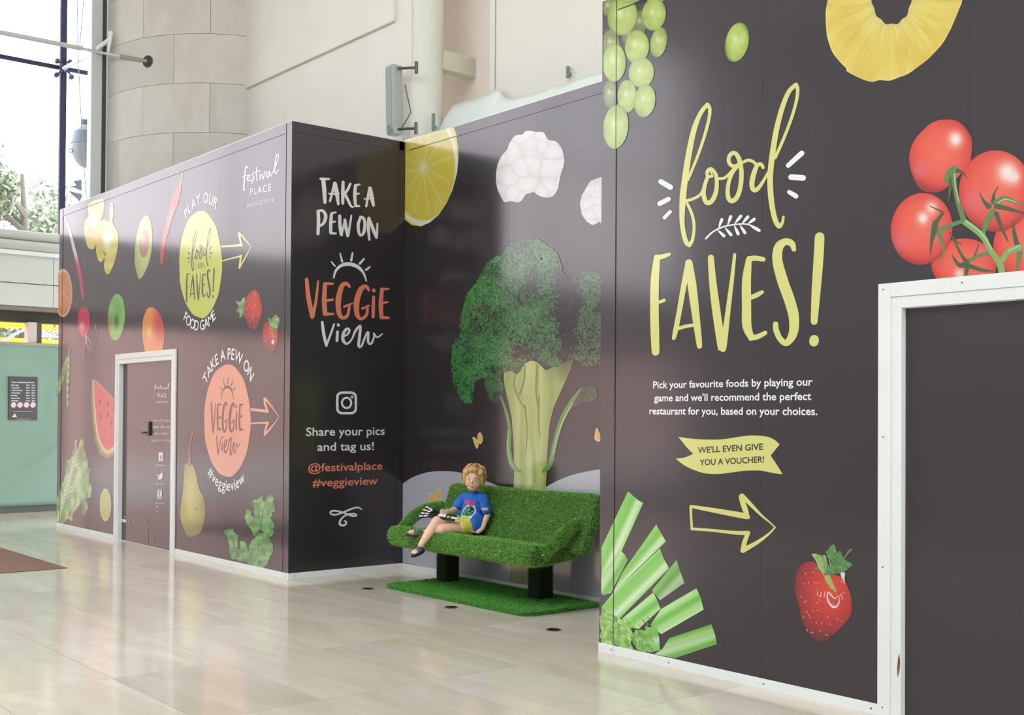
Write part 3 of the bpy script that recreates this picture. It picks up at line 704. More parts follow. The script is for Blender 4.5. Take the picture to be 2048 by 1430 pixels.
for k, (u, v0, v1, Y, lb) in enumerate(((1139, 134, 156, 7.19, 'small grey conduit stub on the cream wall near the right front'), (870, 228, 262, 6.875, 'small grey conduit stub at the foot of the round column'), (781, 252, 268, 6.5, 'small grey bracket just below the column loudspeaker'))):
    a, b = onY([(u, v0), (u, v1)], Y); cs_ = MB().tube([(a[0], Y - .02, a[1]), (a[0], Y - .02, b[1])], .018, 10).box((a[0] - .014, Y - .02, b[1] + .02), (a[0] + .014, Y + .02, b[1] + .05)).build('conduit_stub', mat('conduit_grey', (120, 134, 130), .5), smooth=True); tag(cs_, lb, 'pipe')
# crumpled white sheeting tucked along the wall foot above the broccoli wall
top = crom([(896, 262), (900, 220), (930, 205), (975, 188), (1000, 180), (1012, 196), (1040, 196), (1085, 182), (1110, 172), (1130, 170), (1150, 160), (1185, 150), (1230, 138), (1290, 118)], 4)
n = len(top); V = []; rows = 10
for k in range(rows):
    t_ = k / (rows - 1); y = 7.16 - .28 * t_ - .03 * math.sin(t_ * 5)
    q = onY(top, 7.16); zz_ = q[:, 1] * (1 - t_) + 4.06 * t_
    V.append(np.stack([q[:, 0], y + .05 * (vn(np.stack([q[:, 0] * 3, zz_ * 3 + k * .2], 1) + 60, .5, 9) - .5), zz_], 1))
V = np.concatenate(V); Fq = np.array([(k * n + i, k * n + i + 1, (k + 1) * n + i + 1, (k + 1) * n + i) for k in range(rows - 1) for i in range(n - 1)])
ps = link('plastic_sheet', npmesh('sheet', V, Fq, smooth=True), None, mat('white_sheet', (224, 232, 228), .4)); tag(ps, 'crumpled whitish plastic sheet along the top of the broccoli wall', 'sheet')
ps.modifiers.new('thick', 'SOLIDIFY').thickness = .004

# ================================================================== ARTWORK ON THE BOARDS
YEL = (226, 224, 130); WHT = (250, 250, 250); ORG = (250, 142, 110); INK = (34, 31, 22)
ZA = (1260, 150, 3.866); ZB = (1260, 440, 3.489); ZC = (1260, 740, 3.666); ZD = (560, 230, 2.919); ZE = (560, 700, 2.979)
FOOD = [[(600,228,30),(545,300,34),(495,430,42),(455,620,46),(425,820,48),(410,960,50),(404,1100,40),(412,1200,36),(435,1290,36),(460,1316,32)],
 [(600,228,30),(618,262,28),(612,340,26),(575,480,24),(520,640,22),(450,810,22)],
 [(460,1316,32),(486,1270,26),(497,1170,24),(482,1080,24),(445,995,20)],
 [(430,975,24),(490,958,22),(545,925,22),(575,870,22)],
 [(603,785,28),(578,860,30),(572,930,34),(590,982,36),(622,985,36),(655,940,36),(672,870,32),(670,790,30),(652,748,28),(625,726,28),(600,748,30),(606,785,26),(640,782,18)],
 [(625,742,14),(640,785,14)],
 [(680,802,22),(730,797,22),(770,765,22),(805,725,22)],
 [(845,690,34),(800,745,30),(768,820,30),(757,900,34),(765,955,36),(790,975,36),(825,950,36),(850,890,36),(862,810,36),(862,730,36),(845,650,36),(815,605,32),(785,610,32),(765,645,30),(772,685,30),(800,705,28),(830,698,24)],
 [(870,678,22),(910,660,24),(950,668,24),(985,700,22)],
 [(1030,715,26),(1015,690,28),(985,700,32),(960,760,38),(945,830,40),(950,880,36),(975,890,34),(1010,855,28),(1050,790,22),(1080,735,20)],
 [(1285,75,32),(1230,130,34),(1180,250,38),(1135,420,42),(1105,600,44),(1087,760,44),(1087,880,44),(1100,1010,42),(1125,1120,40),(1155,1170,36),(1180,1140,24),(1188,1098,20)],
 [(1285,75,32),(1298,110,28),(1290,190,26),(1255,320,24),(1195,480,24),(1125,640,24)]]
TICKS = [[(240,825,38),(315,868,40)],[(230,995,36),(300,960,34)],[(268,1103,28),(312,1058,26)],[(1225,700,36),(1330,605,40)],[(1247,790,44),(1340,796,44)],[(1232,905,32),(1285,937,38)]]
BRANCH = [[(588,1265,14),(640,1215,12),(720,1175,12),(820,1155,10),(910,1155,10),(990,1185,8)]] + [[(a,b,6),((a*.5+c*.5),(b*.5+d*.5),20),(c,d,24)] for a,b,c,d in ((688,1180,712,1118),(757,1158,781,1095),(812,1148,858,1092),(870,1146,913,1098),(915,1150,962,1116),(683,1202,728,1244),(738,1182,783,1236),(808,1165,838,1228),(852,1162,890,1220),(925,1160,1000,1202))]
FAVES = [[(190,262,44),(175,420,58),(172,600,60),(175,780,60),(180,920,54)],[(195,262,36),(240,252,30),(276,239,22)],[(190,577,22),(220,568,24),(241,560,22)],
 [(408,297,38),(375,470,38),(345,640,36),(318,780,34),(307,825,26)],[(412,300,52),(435,460,62),(460,660,54),(480,820,44),(487,880,36)],[(330,760,24),(390,742,24),(440,735,24)],
 [(566,262,42),(580,440,52),(605,640,58),(640,880,56),(645,900,50)],[(732,242,22),(715,400,28),(690,600,34),(660,840,44),(650,898,46)],
 [(832,272,40),(815,420,62),(815,600,64),(818,740,64),(848,822,42)],[(835,270,36),(880,267,36),(932,275,32)],[(830,545,30),(880,527,34),(923,503,26)],[(845,822,42),(890,815,36),(945,788,30)],
 [(1145,205,32),(1130,165,44),(1085,152,48),(1040,190,64),(1030,280,70),(1065,420,76),(1115,560,76),(1145,680,72),(1140,790,62),(1095,858,44),(1050,830,40),(1022,770,40),(1018,727,38)],
 [(1325,120,68),(1315,300,68),(1300,500,62),(1287,708,48)],[(1287,835,66),(1285,850,66)]]
TAKE = [[(236,372,13),(262,374,15),(288,374,10)],[(252,378,23),(258,440,24),(262,510,18)],
 [(318,400,16),(305,450,14),(291,503,13)],[(320,400,22),(330,450,24),(340,520,15)],[(284,459,8),(310,462,10),(345,459,8)],
 [(368,392,17),(366,450,20),(366,516,16)],[(410,402,14),(395,435,16),(372,465,14)],[(378,460,16),(398,500,16),(414,532,14),(427,537,9)],
 [(440,412,18),(436,470,20),(440,528,16)],[(440,412,14),(465,405,10)],[(436,462,12),(460,459,10)],[(440,530,16),(462,532,11)],
 [(522,428,16),(512,480,14),(503,533,13)],[(525,428,22),(535,480,24),(545,528,15)],[(492,490,8),(520,488,10),(546,485,8)],
 [(222,562,19),(224,620,20),(221,693,18)],[(222,560,14),(250,560,16),(266,590,20),(255,630,18),(230,650,12)],
 [(300,577,16),(296,630,20),(295,685,18)],[(300,575,14),(325,568,10)],[(296,628,12),(322,622,10)],[(295,690,15),(325,692,12)],
 [(348,590,18),(350,650,20),(358,698,20)],[(358,700,14),(370,650,12),(378,615,13)],[(378,612,16),(385,660,20),(395,706,16)],[(398,706,12),(408,640,12),(416,587,10)],
 [(470,596,16),(456,640,18),(461,690,16),(475,703,14),(490,680,18),(495,630,18),(485,600,16),(470,596,14)],
 [(518,602,17),(515,660,18),(521,728,13)],[(520,605,16),(540,660,20),(562,715,16)],[(568,632,9),(566,680,12),(564,718,12)]]
SUN = [[(313,950,9),(325,910,14),(355,880,18),(400,870,22),(450,885,20),(485,920,14),(503,968,8)],[(300,858,8),(320,882,10)],[(350,808,7),(362,855,13)],[(423,806,10),(415,848,14)],[(490,840,10),(465,868,14)],[(524,887,9),(502,904,13)]]
VEG = [[(155,960,20),(165,1060,26),(188,1178,25)],[(222,970,11),(210,1080,16),(190,1178,20)],
 [(262,987,23),(258,1080,28),(262,1160,26)],[(262,985,16),(308,985,13)],[(262,1085,16),(308,1078,13)],[(262,1162,21),(311,1162,13)],
 [(405,1002,16),(388,985,22),(360,1000,28),(340,1080,32),(345,1160,27),(370,1185,20),(395,1165,18),(405,1110,14)],[(375,1118,14),(420,1100,9)],
 [(518,1022,15),(500,1000,22),(470,1020,30),(447,1090,34),(450,1165,27),(475,1190,18),(505,1165,18),(510,1115,14)],[(480,1130,14),(522,1112,9)],
 [(546,1062,17),(544,1120,20),(543,1178,19)],[(546,1022,20),(548,1027,20)],
 [(595,1017,21),(588,1100,26),(592,1178,24)],[(595,1018,16),(632,1015,12)],[(590,1100,16),(628,1092,11)],[(592,1182,21),(635,1185,13)]]
VIEW = [[(246,1210,15),(255,1280,18),(270,1345,16)],[(270,1347,12),(295,1280,12),(315,1222,11)],[(335,1265,15),(332,1318,16)],[(339,1224,16),(341,1228,16)],
 [(360,1295,9),(392,1282,12),(405,1256,13),(390,1248,15),(370,1275,18),(368,1315,18),(390,1335,14),(418,1310,10),(440,1260,14),(468,1232,13),(464,1290,17),(458,1348,15),(474,1350,12),(498,1292,12),(514,1268,13),(514,1325,14),(532,1335,12),(548,1295,10),(546,1272,8),(566,1298,10),(597,1277,7)]]

def strokes(Pn, L, col, lay=None):
    for s_ in L: Pn.stroke(s_, col, lay)
# ---------------- right front
P = Print(PL); P.z = ZA; strokes(P, FOOD, YEL); P.build('lettering_food', wr, 'yellow brush lettering reading food')
P = Print(PL); P.z = ZA; strokes(P, TICKS, WHT); P.build('tick_marks', wr, 'white accent ticks')
P = Print(PL); P.z = ZA; strokes(P, BRANCH, WHT); P.build('leafy_sprig', wr, 'white leafy sprig')
P = Print(PL); P.z = ZB; strokes(P, FAVES, YEL); P.build('lettering_faves', wr, 'yellow brush lettering reading FAVES!')
P = Print(PL); P.z = ZC
P.text('Pick your favourite foods by playing our', (171, 134), (1340, 113), 55, WHT, bold=.016)
P.text("game and we'll recommend the perfect", (178, 229), (1330, 219), 55, WHT, bold=.016)
P.text('restaurant for you, based on your choices.', (143, 325), (1375, 330), 56, WHT, bold=.016)
P.build('paragraph', wr, 'three lines of white text')
P = Print(PL); P.z = ZC
cv = lambda L_: [tuple(q) for q in crom(L_, 10)]
P.poly(cv([(355,490),(440,502),(550,510),(680,508),(800,490),(900,480),(1000,488),(1060,512),(1098,545)]) + cv([(1098,545),(1062,590),(1033,628)])[1:] + cv([(1033,628),(1068,680),(1100,730),(1118,765)])[1:] + cv([(1118,765),(1050,755),(960,738),(850,738),(740,752),(640,763),(540,755),(440,720),(380,685),(338,650)])[1:] + cv([(338,650),(400,642),(465,615)])[1:] + cv([(465,615),(420,570),(380,520),(355,490)])[1:-1], YEL, smooth=False)
P.text("WE'LL EVEN GIVE", (499, 609), (977, 584), 45, INK, lay=1, bold=.022); P.text('YOU A VOUCHER!', (512, 700), (985, 677), 45, INK, lay=1, bold=.022)
P.build('voucher_ribbon', wr, 'yellow ribbon with dark voucher text')
P = Print(PL); P.z = ZC
strokes(P, [[(450,1000,22),(650,1035,36),(840,1070,42),(868,1080,28)],[(865,1078,26),(845,1020,40),(816,935,34),(822,922,32)],[(825,922,32),(900,1000,26),(970,1070,16),(1030,1120,10),(1066,1155,10)],[(1066,1153,10),(1020,1200,16),(940,1260,26),(830,1322,38)],[(830,1322,36),(842,1260,34),(868,1195,30)],[(868,1195,32),(760,1192,26),(600,1175,20),(455,1165,20)],[(455,1165,18),(450,1080,18),(447,1002,20)]], YEL)
P.build('arrow', wr, 'yellow outlined arrow pointing right')

def grape(c, q=1.):
    def fn(cx, cy, rx, ry):
        def f(V):
            d = np.hypot((V[:, 0] - cx) / rx, (V[:, 1] - cy) / ry); h1 = np.exp(-(((V[:, 0] - cx + rx * .15) / (rx * .22)) ** 2 + ((V[:, 1] - cy + ry * .15) / (ry * .2)) ** 2)); h2 = np.exp(-(((V[:, 0] - cx - rx * .4) / (rx * .2)) ** 2 + ((V[:, 1] - cy + ry * .1) / (ry * .2)) ** 2))
            n_ = vn(V, rx * .5, int(cx) % 50)
            col = ramp(d, [(0, (190, 205, 110)), (.6, (172, 192, 84)), (.9, (158, 182, 78)), (1.05, (112, 138, 52))]) * q
            col = col + (n_ - .5)[:, None] * 22; return mixc(mixc(col, (225, 238, 190), h1 * .7), (220, 235, 190), h2 * .45)
        return f
    return fn
gf = grape(None)
P = Print(PL); P.z = (1190, 0, 4.613); P.clip = (1207.6, 9999)
for i, (cx_, cy_, rx, ry, q, rot) in enumerate(((130,60,80,90,.72,0),(150,400,80,130,.7,0),(140,870,62,130,.72,0),(420,210,60,120,.6,0),(330,330,80,100,.62,0),(560,-60,110,90,1,0),(255,150,135,180,1,14),(545,135,112,150,1,8),(590,390,76,142,.95,12),(390,435,112,155,1.02,5),(430,670,118,140,1,5),(300,890,90,152,.98,0),(462,930,98,155,1,8),(180,578,108,178,1.02,0),(195,1170,116,205,1,6),(330,-110,140,140,1,0))):
    g2 = grape(None, q)(cx_, cy_, rx, ry); P.ellipse(cx_, cy_, rx, ry, g2, rot, lay=i * .25, sp=14)
P.build('grapes', wr, 'bunch of green grapes printed at the corner')
P = Print(PL); P.z = (1190, 0, 4.613); P.ellipse(1312, 390, 106, 184, grape(None, 1.04)(1312, 390, 106, 184), 13, sp=12); P.build('grape', wr, 'single green grape')
# pineapple ring
P = Print(PL); P.z = (1640, 0, 5.02)
out_ = crom([(130,-260),(80,0),(60,120),(65,300),(85,410),(130,530),(200,620),(268,690),(270,715),(360,765),(450,805),(530,822),(600,805),(700,810),(800,775),(880,745),(960,690),(1080,600),(1140,540),(1230,440),(1300,320),(1350,210),(1395,100),(1430,0),(1440,-240),(1380,-480),(1200,-700),(950,-800),(650,-790),(350,-640),(190,-430)], 16, True)
ctr = np.array([720., -30.]); inn = []
for p_ in out_:
    a = math.atan2(p_[1] - ctr[1], p_[0] - ctr[0]); inn.append(ctr + np.array([math.cos(a) * 198, math.sin(a) * 276]) * (1 + .03 * math.sin(a * 11)))
inn = np.array(inn); K = 26; n = len(out_); V = np.concatenate([out_ * (1 - k / K) + inn * (k / K) for k in range(K + 1)]); Fq = [(k * n + i, k * n + (i + 1) % n, (k + 1) * n + (i + 1) % n, (k + 1) * n + i) for k in range(K) for i in range(n)]
tt_ = np.repeat(np.arange(K + 1) / K, n); an = np.arctan2(V[:, 1] - ctr[1], V[:, 0] - ctr[0]); st_ = vn(np.stack([an * 9 + 70, tt_ * 2.2 + 3], 1), 1., 4); s2_ = vn(np.stack([an * 26 + 170, tt_ * 2.5 + 3], 1), 1., 6)
c_ = ramp(tt_, [(0, (238, 222, 120)), (.04, (230, 205, 92)), (.5, (228, 200, 84)), (.85, (232, 212, 110)), (1, (222, 205, 120))]) + ((st_ - .5) * 22 + (s2_ - .5) * 16)[:, None] * np.array([.5, 1, 1.2])
P.put(P.ab(V), Fq, c_); P.build('pineapple_ring', wr, 'yellow pineapple ring cut by the frame')
# tomatoes
def tom(cx, cy, rx, ry, hl):
    def f(V):
        d = np.hypot((V[:, 0] - cx) / rx, (V[:, 1] - cy) / ry); c = ramp(d + (V[:, 1] - cy) / ry * .12, [(0, (248, 110, 84)), (.6, (244, 92, 70)), (.9, (226, 66, 50)), (1.1, (168, 40, 30))])
        for (hx_, hy_, hr, hs) in hl: c = mixc(c, (255, 236, 228) if hs > .7 else (232, 110, 130), np.exp(-((V[:, 0] - hx_) ** 2 + ((V[:, 1] - hy_) * .9) ** 2) / hr ** 2) * hs * 1.15)
        return c
    return f
P = Print(PL); P.z = (1750, 200, 3.248)
P.ellipse(960, 950, 190, 215, tom(960, 950, 190, 215, [(930, 880, 40, .3)]), lay=0, sp=11)
P.ellipse(580, 1070, 212, 170, tom(580, 1070, 212, 170, [(700, 985, 34, .6), (540, 1060, 26, .6), (550, 1130, 30, .75)]), lay=.3, sp=11)
P.ellipse(785, 592, 238, 264, tom(785, 592, 238, 264, [(860, 470, 62, .95), (905, 500, 40, .8), (640, 660, 70, .6)]), lay=.6, sp=11)
P.ellipse(305, 838, 200, 234, tom(305, 838, 200, 234, [(313, 768, 34, .95), (370, 700, 38, .8), (175, 920, 60, .6)]), rot=8, lay=.9, sp=11)
P.poly([(450,128),(530,135),(590,180),(630,250),(632,330),(620,410),(590,450),(520,520),(440,590),(370,600),(300,580),(250,500),(225,410),(228,340),(260,260),(320,190),(380,145)], tom(425, 365, 205, 235, [(525, 255, 44, .95), (295, 460, 46, .65)]), lay=1.2, sp=11)
GR = (96, 136, 72); GR2 = (134, 176, 100); GR3 = (60, 92, 50)
for L_, c_ in (([(510,470,34),(520,560,30),(540,660,30),(575,770,36)], GR), ([(575,785,40),(650,840,40),(705,890,40),(750,970,36),(810,1060,44),(825,1110,44)], GR2), ([(430,840,34),(500,812,28),(575,785,26)], GR), ([(770,730,46),(730,790,36),(705,870,30)], GR), ([(610,1045,24),(680,1010,24),(750,1000,24)], GR), ([(830,1040,34),(870,985,38),(940,960,44)], GR2),
  ([(520,450,50),(480,480,40),(460,530,26)], GR), ([(490,500,24),(490,580,22),(480,660,8)], GR3), ([(540,460,30),(570,470,14),(600,505,6)], GR3), ([(395,800,40),(385,850,40),(370,920,22),(362,1000,8)], GR3), ([(410,850,34),(440,930,22),(450,990,14),(415,1050,6)], GR), ([(395,800,30),(430,750,20),(440,730,14),(360,690,6)], GR3), ([(490,860,6),(530,920,12),(570,935,5)], GR3),
  ([(740,690,40),(710,660,20),(682,605,6)], GR3), ([(770,660,34),(775,610,14),(805,560,5)], GR3), ([(790,670,40),(850,640,34),(950,680,14)], GR), ([(790,690,36),(880,710,26),(965,735,10)], GR3), ([(790,740,30),(820,820,24),(865,920,8)], GR3), ([(600,1060,34),(560,1000,18),(490,860,8)], GR3), ([(590,1070,40),(545,1070,26),(505,1010,8)], GR3), ([(600,1080,30),(590,1150,20)], GR3), ([(620,1080,30),(700,1105,22),(770,1110,8)], GR3), ([(650,1010,12),(675,935,6)], GR3), ([(930,960,34),(905,860,24),(900,790,8)], GR3), ([(940,980,40),(930,1060,24),(905,1115,8)], GR)):
    P.stroke(L_, c_, lay=1.6)
for L_ in ([(518,480,8),(526,570,7),(548,665,7)], [(590,785,10),(660,836,10),(712,890,9),(760,970,9)], [(800,672,8),(850,645,8),(930,668,4)], [(870,978,8),(940,948,10)]): P.stroke(L_, (184, 214, 150), lay=2)
P.build('tomatoes', wr, 'vine of red tomatoes printed above the door')
# celery
P = Print(PL); P.z = (1190, 960, 3.763)
def cel(a, b, sh=1.):
    a = np.array(a, float); b = np.array(b, float); d = b - a; nn = np.array([-d[1], d[0]]) / np.hypot(*d)
    def f(V):
        t = ((V - a) @ nn); u = ((V - a) @ d) / (d @ d); s_ = .52 + .34 * np.sin(t / 24. + a[0]) + .12 * np.sin(t / 11. + a[1]) + .1 * (u - .5)
        return ramp(s_, [(0, (108, 188, 66)), (.35, (136, 214, 90)), (.7, (184, 234, 148)), (1, (222, 246, 206))]) * sh
    return f
for i, (pg, a, b, sh) in enumerate((
  ([(615,600),(640,680),(675,775),(490,905),(430,830),(560,670)], (620,690), (470,860), .86), ([(462,335),(535,462),(300,690),(130,860),(205,700)], (500,400), (200,740), 1.), ([(250,85),(290,120),(330,155),(365,172),(200,540),(60,860),(50,850),(50,510)], (305,130), (80,620), 1.), ([(190,525),(225,560),(250,600),(120,850),(60,870),(58,700)], (220,560), (80,790), .95),
  ([(490,515),(520,590),(560,665),(150,1080),(50,960),(130,860)], (525,590), (100,1000), 1.), ([(440,845),(470,900),(495,970),(330,1120),(200,1100),(210,1040)], (470,910), (250,1080), 1.02), ([(765,815),(800,890),(820,975),(500,1160),(420,1090),(500,970)], (790,890), (470,1080), 1.), ([(470,1100),(485,1180),(492,1280),(400,1300),(380,1110)], (480,1190), (390,1200), .95), ([(878,1085),(905,1160),(920,1235),(600,1340),(450,1310),(510,1270),(560,1190)], (900,1160), (520,1280), .92))):
    P.poly(pg, cel(a, b, sh), lay=i * .3, smooth=False, sp=9)
def leafy(c0, c1, sc, seed):
    return lambda V: ramp(vn(V, sc, seed) * .6 + vn(V + 33, sc * .4, seed + 1) * .4, [(.2, c0), (.75, c1)])
def jag(pts, amp, sp, seed):
    r = np.random.default_rng(seed); Q = crom(pts, sp, True); return Q + r.normal(size=Q.shape) * amp
P.poly(jag([(52,960),(130,1010),(200,1050),(270,1120),(290,1180),(275,1230),(300,1278),(160,1250),(52,1224)], 5, 16, 2), leafy((104, 168, 62), (190, 230, 134), 26, 3), lay=3, smooth=False, sp=9)
P.poly(jag([(290,1150),(370,1125),(430,1180),(440,1288),(350,1288),(300,1250)], 5, 16, 4), leafy((84, 148, 54), (166, 216, 112), 24, 8), lay=3.3, smooth=False, sp=9)
for k in range(46):
    x = RNG.uniform(58, 420); y = RNG.uniform(1030, 1240); 
    if y > 1200 + (x - 50) * .1: continue
    a = RNG.uniform(.3, 1.5); ln = RNG.uniform(20, 46); P.stroke([(x, y, 4), (x + math.cos(a) * ln * .5 + 5, y + math.sin(a) * ln * .5, 9), (x + math.cos(a) * ln, y + math.sin(a) * ln, 3)], [(196, 226, 140), (92, 146, 52), (150, 200, 90)][k % 3], lay=3.6)
P.build('celery', wr, 'bunch of cut green celery printed at the corner')
# strawberry
def berry(body, cx, cy, rx, ry, fade, zsc, lay, Pn, sp, dots, seed):
    def f(V):
        d = np.hypot((V[:, 0] - cx) / rx, (V[:, 1] - cy) / ry); c = ramp(d, [(0, (226, 70, 40)), (.55, (206, 44, 34)), (1, (150, 26, 30)), (1.3, (96, 24, 26))]); t = ((V[:, 0] - fade[0]) * fade[2] + (V[:, 1] - fade[1]) * fade[3]); return mixc(c, (62, 30, 30), t)
    Pn.poly(body, f, lay=lay, sp=sp); r = np.random.default_rng(seed); B = np.array(body); lo, hi = B.min(0), B.max(0)
    for k in range(dots):
        p_ = lo + (hi - lo) * r.random(2)
        if inside(p_[None], B)[0]:
            t = (p_[0] - fade[0]) * fade[2] + (p_[1] - fade[1]) * fade[3]
            if t < .75: Pn.ellipse(p_[0], p_[1], zsc * .8, zsc * 1.3, mixc((238, 170, 150), (110, 50, 46), np.array([t]))[0] if r.random() < .6 else (150, 40, 34), rot=-25, lay=lay + .3, n=8)
P = Print(PL); P.z = (1560, 1070, 6.217)
berry([(310,345),(380,330),(440,345),(520,470),(700,500),(790,540),(840,640),(885,760),(895,900),(880,1000),(820,1090),(740,1170),(650,1250),(560,1320),(480,1320),(400,1270),(330,1180),(270,1040),(235,860),(195,720),(190,580),(215,450),(260,380)], 620, 700, 400, 520, (420, 1150, -.0003, .0022), 8, 0, P, 20, 110, 3)
LG = lambda V: ramp((V[:, 0] - 400) / 480 + (vn(V, 60, 4) - .5) * .5, [(0, (150, 190, 110)), (.35, (92, 148, 70)), (.7, (62, 124, 60)), (1, (96, 150, 80))])
P.poly([(400,240),(470,240),(560,255),(580,330),(620,400),(640,330),(590,200),(670,115),(700,190),(715,230),(760,200),(780,260),(820,310),(905,365),(830,430),(770,470),(620,500),(560,480),(480,420),(450,320)], LG, lay=.8, smooth=False, sp=18)
for lf_, c0_, c1_ in (([(590,200),(670,115),(700,190),(712,300),(700,420),(650,480),(630,400),(640,330)], (52, 112, 56), (96, 158, 84)), ([(715,230),(745,200),(768,200),(782,260),(800,330),(780,430),(700,470),(690,400)], (44, 104, 50), (84, 146, 74)), ([(800,320),(850,330),(905,365),(850,420),(780,465),(720,470),(740,400)], (60, 120, 60), (104, 164, 92)), ([(400,240),(470,240),(530,300),(548,400),(560,480),(500,440),(455,330)], (120, 170, 90), (176, 208, 136)), ([(540,255),(575,262),(590,380),(570,440),(545,360)], (110, 146, 70), (160, 190, 110)), ([(755,475),(800,462),(815,490),(800,540),(808,590),(780,560)], (150, 186, 130), (214, 226, 190))):
    P.poly(lf_, leafy(c0_, c1_, 40, 7), lay=1.0, sp=16)
P.poly([(545,500),(620,500),(660,590),(715,715),(640,670),(580,590)], (166, 186, 92), lay=1.3, smooth=False); P.stroke([(800,290,22),(850,220,26),(886,182,34)], (110, 120, 76), lay=.9); P.stroke([(575,200,5),(610,280,8),(632,395,6)], (186, 212, 150), lay=1.6); P.stroke([(400,240,5),(450,310,7),(500,420,6),(545,495,6)], (190, 216, 140), lay=1.2)
for L_ in ([(600,710,14),(592,780,16),(620,850,22),(665,895,26),(715,880,22),(738,820,12),(735,750,8)], [(620,720,18),(650,760,16),(690,790,12),(715,760,8)], [(560,720,7),(552,770,8)], [(515,710,7),(510,765,8)], [(470,700,7),(465,745,8)], [(760,730,8),(782,800,6)], [(785,490,22),(800,520,16),(800,580,8)]): P.stroke(L_, (250, 214, 226), lay=1.4)
P.build('strawberry', wr, 'large red strawberry near the right door')

# ---------------- recess side: take a pew
P = Print(PT); P.z = ZD; strokes(P, TAKE, WHT); P.build('lettering_take_a_pew', wt, 'white hand lettering TAKE A PEW ON')
P = Print(PT); P.z = ZD; strokes(P, SUN, WHT); P.build('rising_sun', wt, 'white rising sun doodle')
P = Print(PT); P.z = ZD; strokes(P, VEG, ORG); P.build('lettering_veggie', wt, 'orange hand lettering VEGGIE')
P = Print(PT); P.z = ZD; strokes(P, VIEW, WHT); P.build('lettering_view', wt, 'white script view')
def camicon(Pn, cx, cy, hw, hh_, w, col):
    r = hw * .5; pts = []
    for (qx, qy, a0) in ((cx + hw - r, cy - hh_ + r, -90), (cx + hw - r, cy + hh_ - r, 0), (cx - hw + r, cy + hh_ - r, 90), (cx - hw + r, cy - hh_ + r, 180)):
        pts += [(qx + r * math.cos(math.radians(a0 + t)), qy + r * math.sin(math.radians(a0 + t)), w) for t in (0, 30, 60, 90)]
    Pn.stroke(pts + [pts[0], pts[1]], col, step=2)
    Pn.stroke([(cx + hw * .5 * math.cos(t), cy + hh_ * .5 * math.sin(t), w * .85) for t in np.linspace(0, 2 * math.pi, 25)], col, step=2); Pn.ellipse(cx + hw * .6, cy - hh_ * .58, w * .58, w * .6, col)
P = Print(PT); P.z = ZE; camicon(P, 396, 315, 55, 61, 14, WHT); P.build('camera_icon', wt, 'white rounded camera icon')
P = Print(PT); P.z = ZE
P.text('Share your pics', (155, 512), (623, 505), 50, WHT, bold=.011); P.text('and tag us!', (222, 601), (558, 595), 50, WHT, bold=.011); P.build('paragraph', wt, 'two lines of white text')
P = Print(PT); P.z = ZE
P.text('@festivalplace', (167, 726), (610, 711), 48, ORG, bold=.010); P.text('#veggieview', (193, 815), (582, 800), 48, ORG, bold=.010); P.build('handle_text', wt, 'two lines of orange text')
P = Print(PT); P.z = ZE; P.stroke([(487,950,6),(465,938,9),(430,945,10),(380,965,10),(330,982,10),(302,975,10),(302,962,10),(330,958,10),(380,970,10),(430,988,12),(455,985,10),(445,975,8),(410,978,8),(375,995,10),(355,1025,12),(360,1043,12),(385,1043,12),(395,1025,10),(384,1018,8)], WHT); P.build('flourish', wt, 'white curly flourish')

# ---------------- recess back: broccoli tree
P = Print(PB); P.z = (790, 150, 3.864); P.clip = (809.2, 9999)
def citrus(cx, cy, rx, ry, cf, cp, cr_, seg=10, a0=.2):
    def f(V):
        x, y = (V[:, 0] - cx) / rx, (V[:, 1] - cy) / ry; d = np.hypot(x, y); a = np.arctan2(y, x)
        n_ = vn(np.stack([a * 14 + 90, d * 2.], 1), 1., 5); c = mixc(cf, np.array(cf) * .88 + 26, n_ * .9)
        sg_ = np.abs(((a + a0) / (2 * math.pi) * seg) % 1 - .5) * 2; line = np.exp(-((1 - sg_) * d * 6.) ** 2 * 3) * (d > .1) * (d < .8)
        c = mixc(c, cp, line * .32); c = mixc(c, cp, np.exp(-(d / .1) ** 2) * .9); c = mixc(c, cp, (d - .88) / .03); return mixc(c, cr_, (d - .975) / .015)
    return f
fl_ = citrus(218, 712, 276, 462, (214, 196, 62), (236, 234, 212), (226, 206, 60), 12)
P.poly([(70,505),(160,478),(300,444),(455,405),(475,460),(489,560),(492,640),(480,760),(445,890),(400,990),(340,1080),(270,1140),(200,1170),(130,1160),(70,1112)], fl_, smooth=False, sp=9); P.build('lemon_slice', wb_, 'big yellow citrus slice in the corner')
def cauli(cx, cy, R_, seed):
    r = np.random.default_rng(seed); C_ = np.array([cx, cy]) + (r.random((26, 2)) - .5) * R_ * 2; S_ = R_ * (.22 + .2 * r.random(26))
    def f(V):
        D = np.sqrt(((V[:, None] - C_[None]) ** 2).sum(2)) / S_[None]; d = D.min(1); D.sort(1); e_ = D[:, 1] - D[:, 0]
        return ramp(np.clip(e_ * 3.2, 0, 1) * .5 + .5 * (1 - np.clip(d, 0, 1.4) / 1.4), [(0, (196, 190, 180)), (.3, (216, 212, 206)), (.7, (226, 223, 221)), (1, (234, 232, 232))])
    return f
P = Print(PB); P.z = (790, 150, 3.864)
P.poly([(1050,432),(1090,440),(1150,445),(1185,500),(1240,512),(1285,560),(1308,640),(1305,700),(1285,760),(1270,830),(1255,890),(1215,940),(1150,945),(1100,925),(1075,905),(1050,912),(1010,925),(980,970),(945,985),(900,975),(850,982),(825,950),(790,870),(782,780),(795,690),(830,620),(865,580),(890,520),(930,470),(985,460),(1010,435)], cauli(1045, 700, 270, 5), sp=10); P.build('cauliflower_cloud', wb_, 'white cauliflower printed like a cloud')
P = Print(PB); P.z = (790, 150, 3.864)
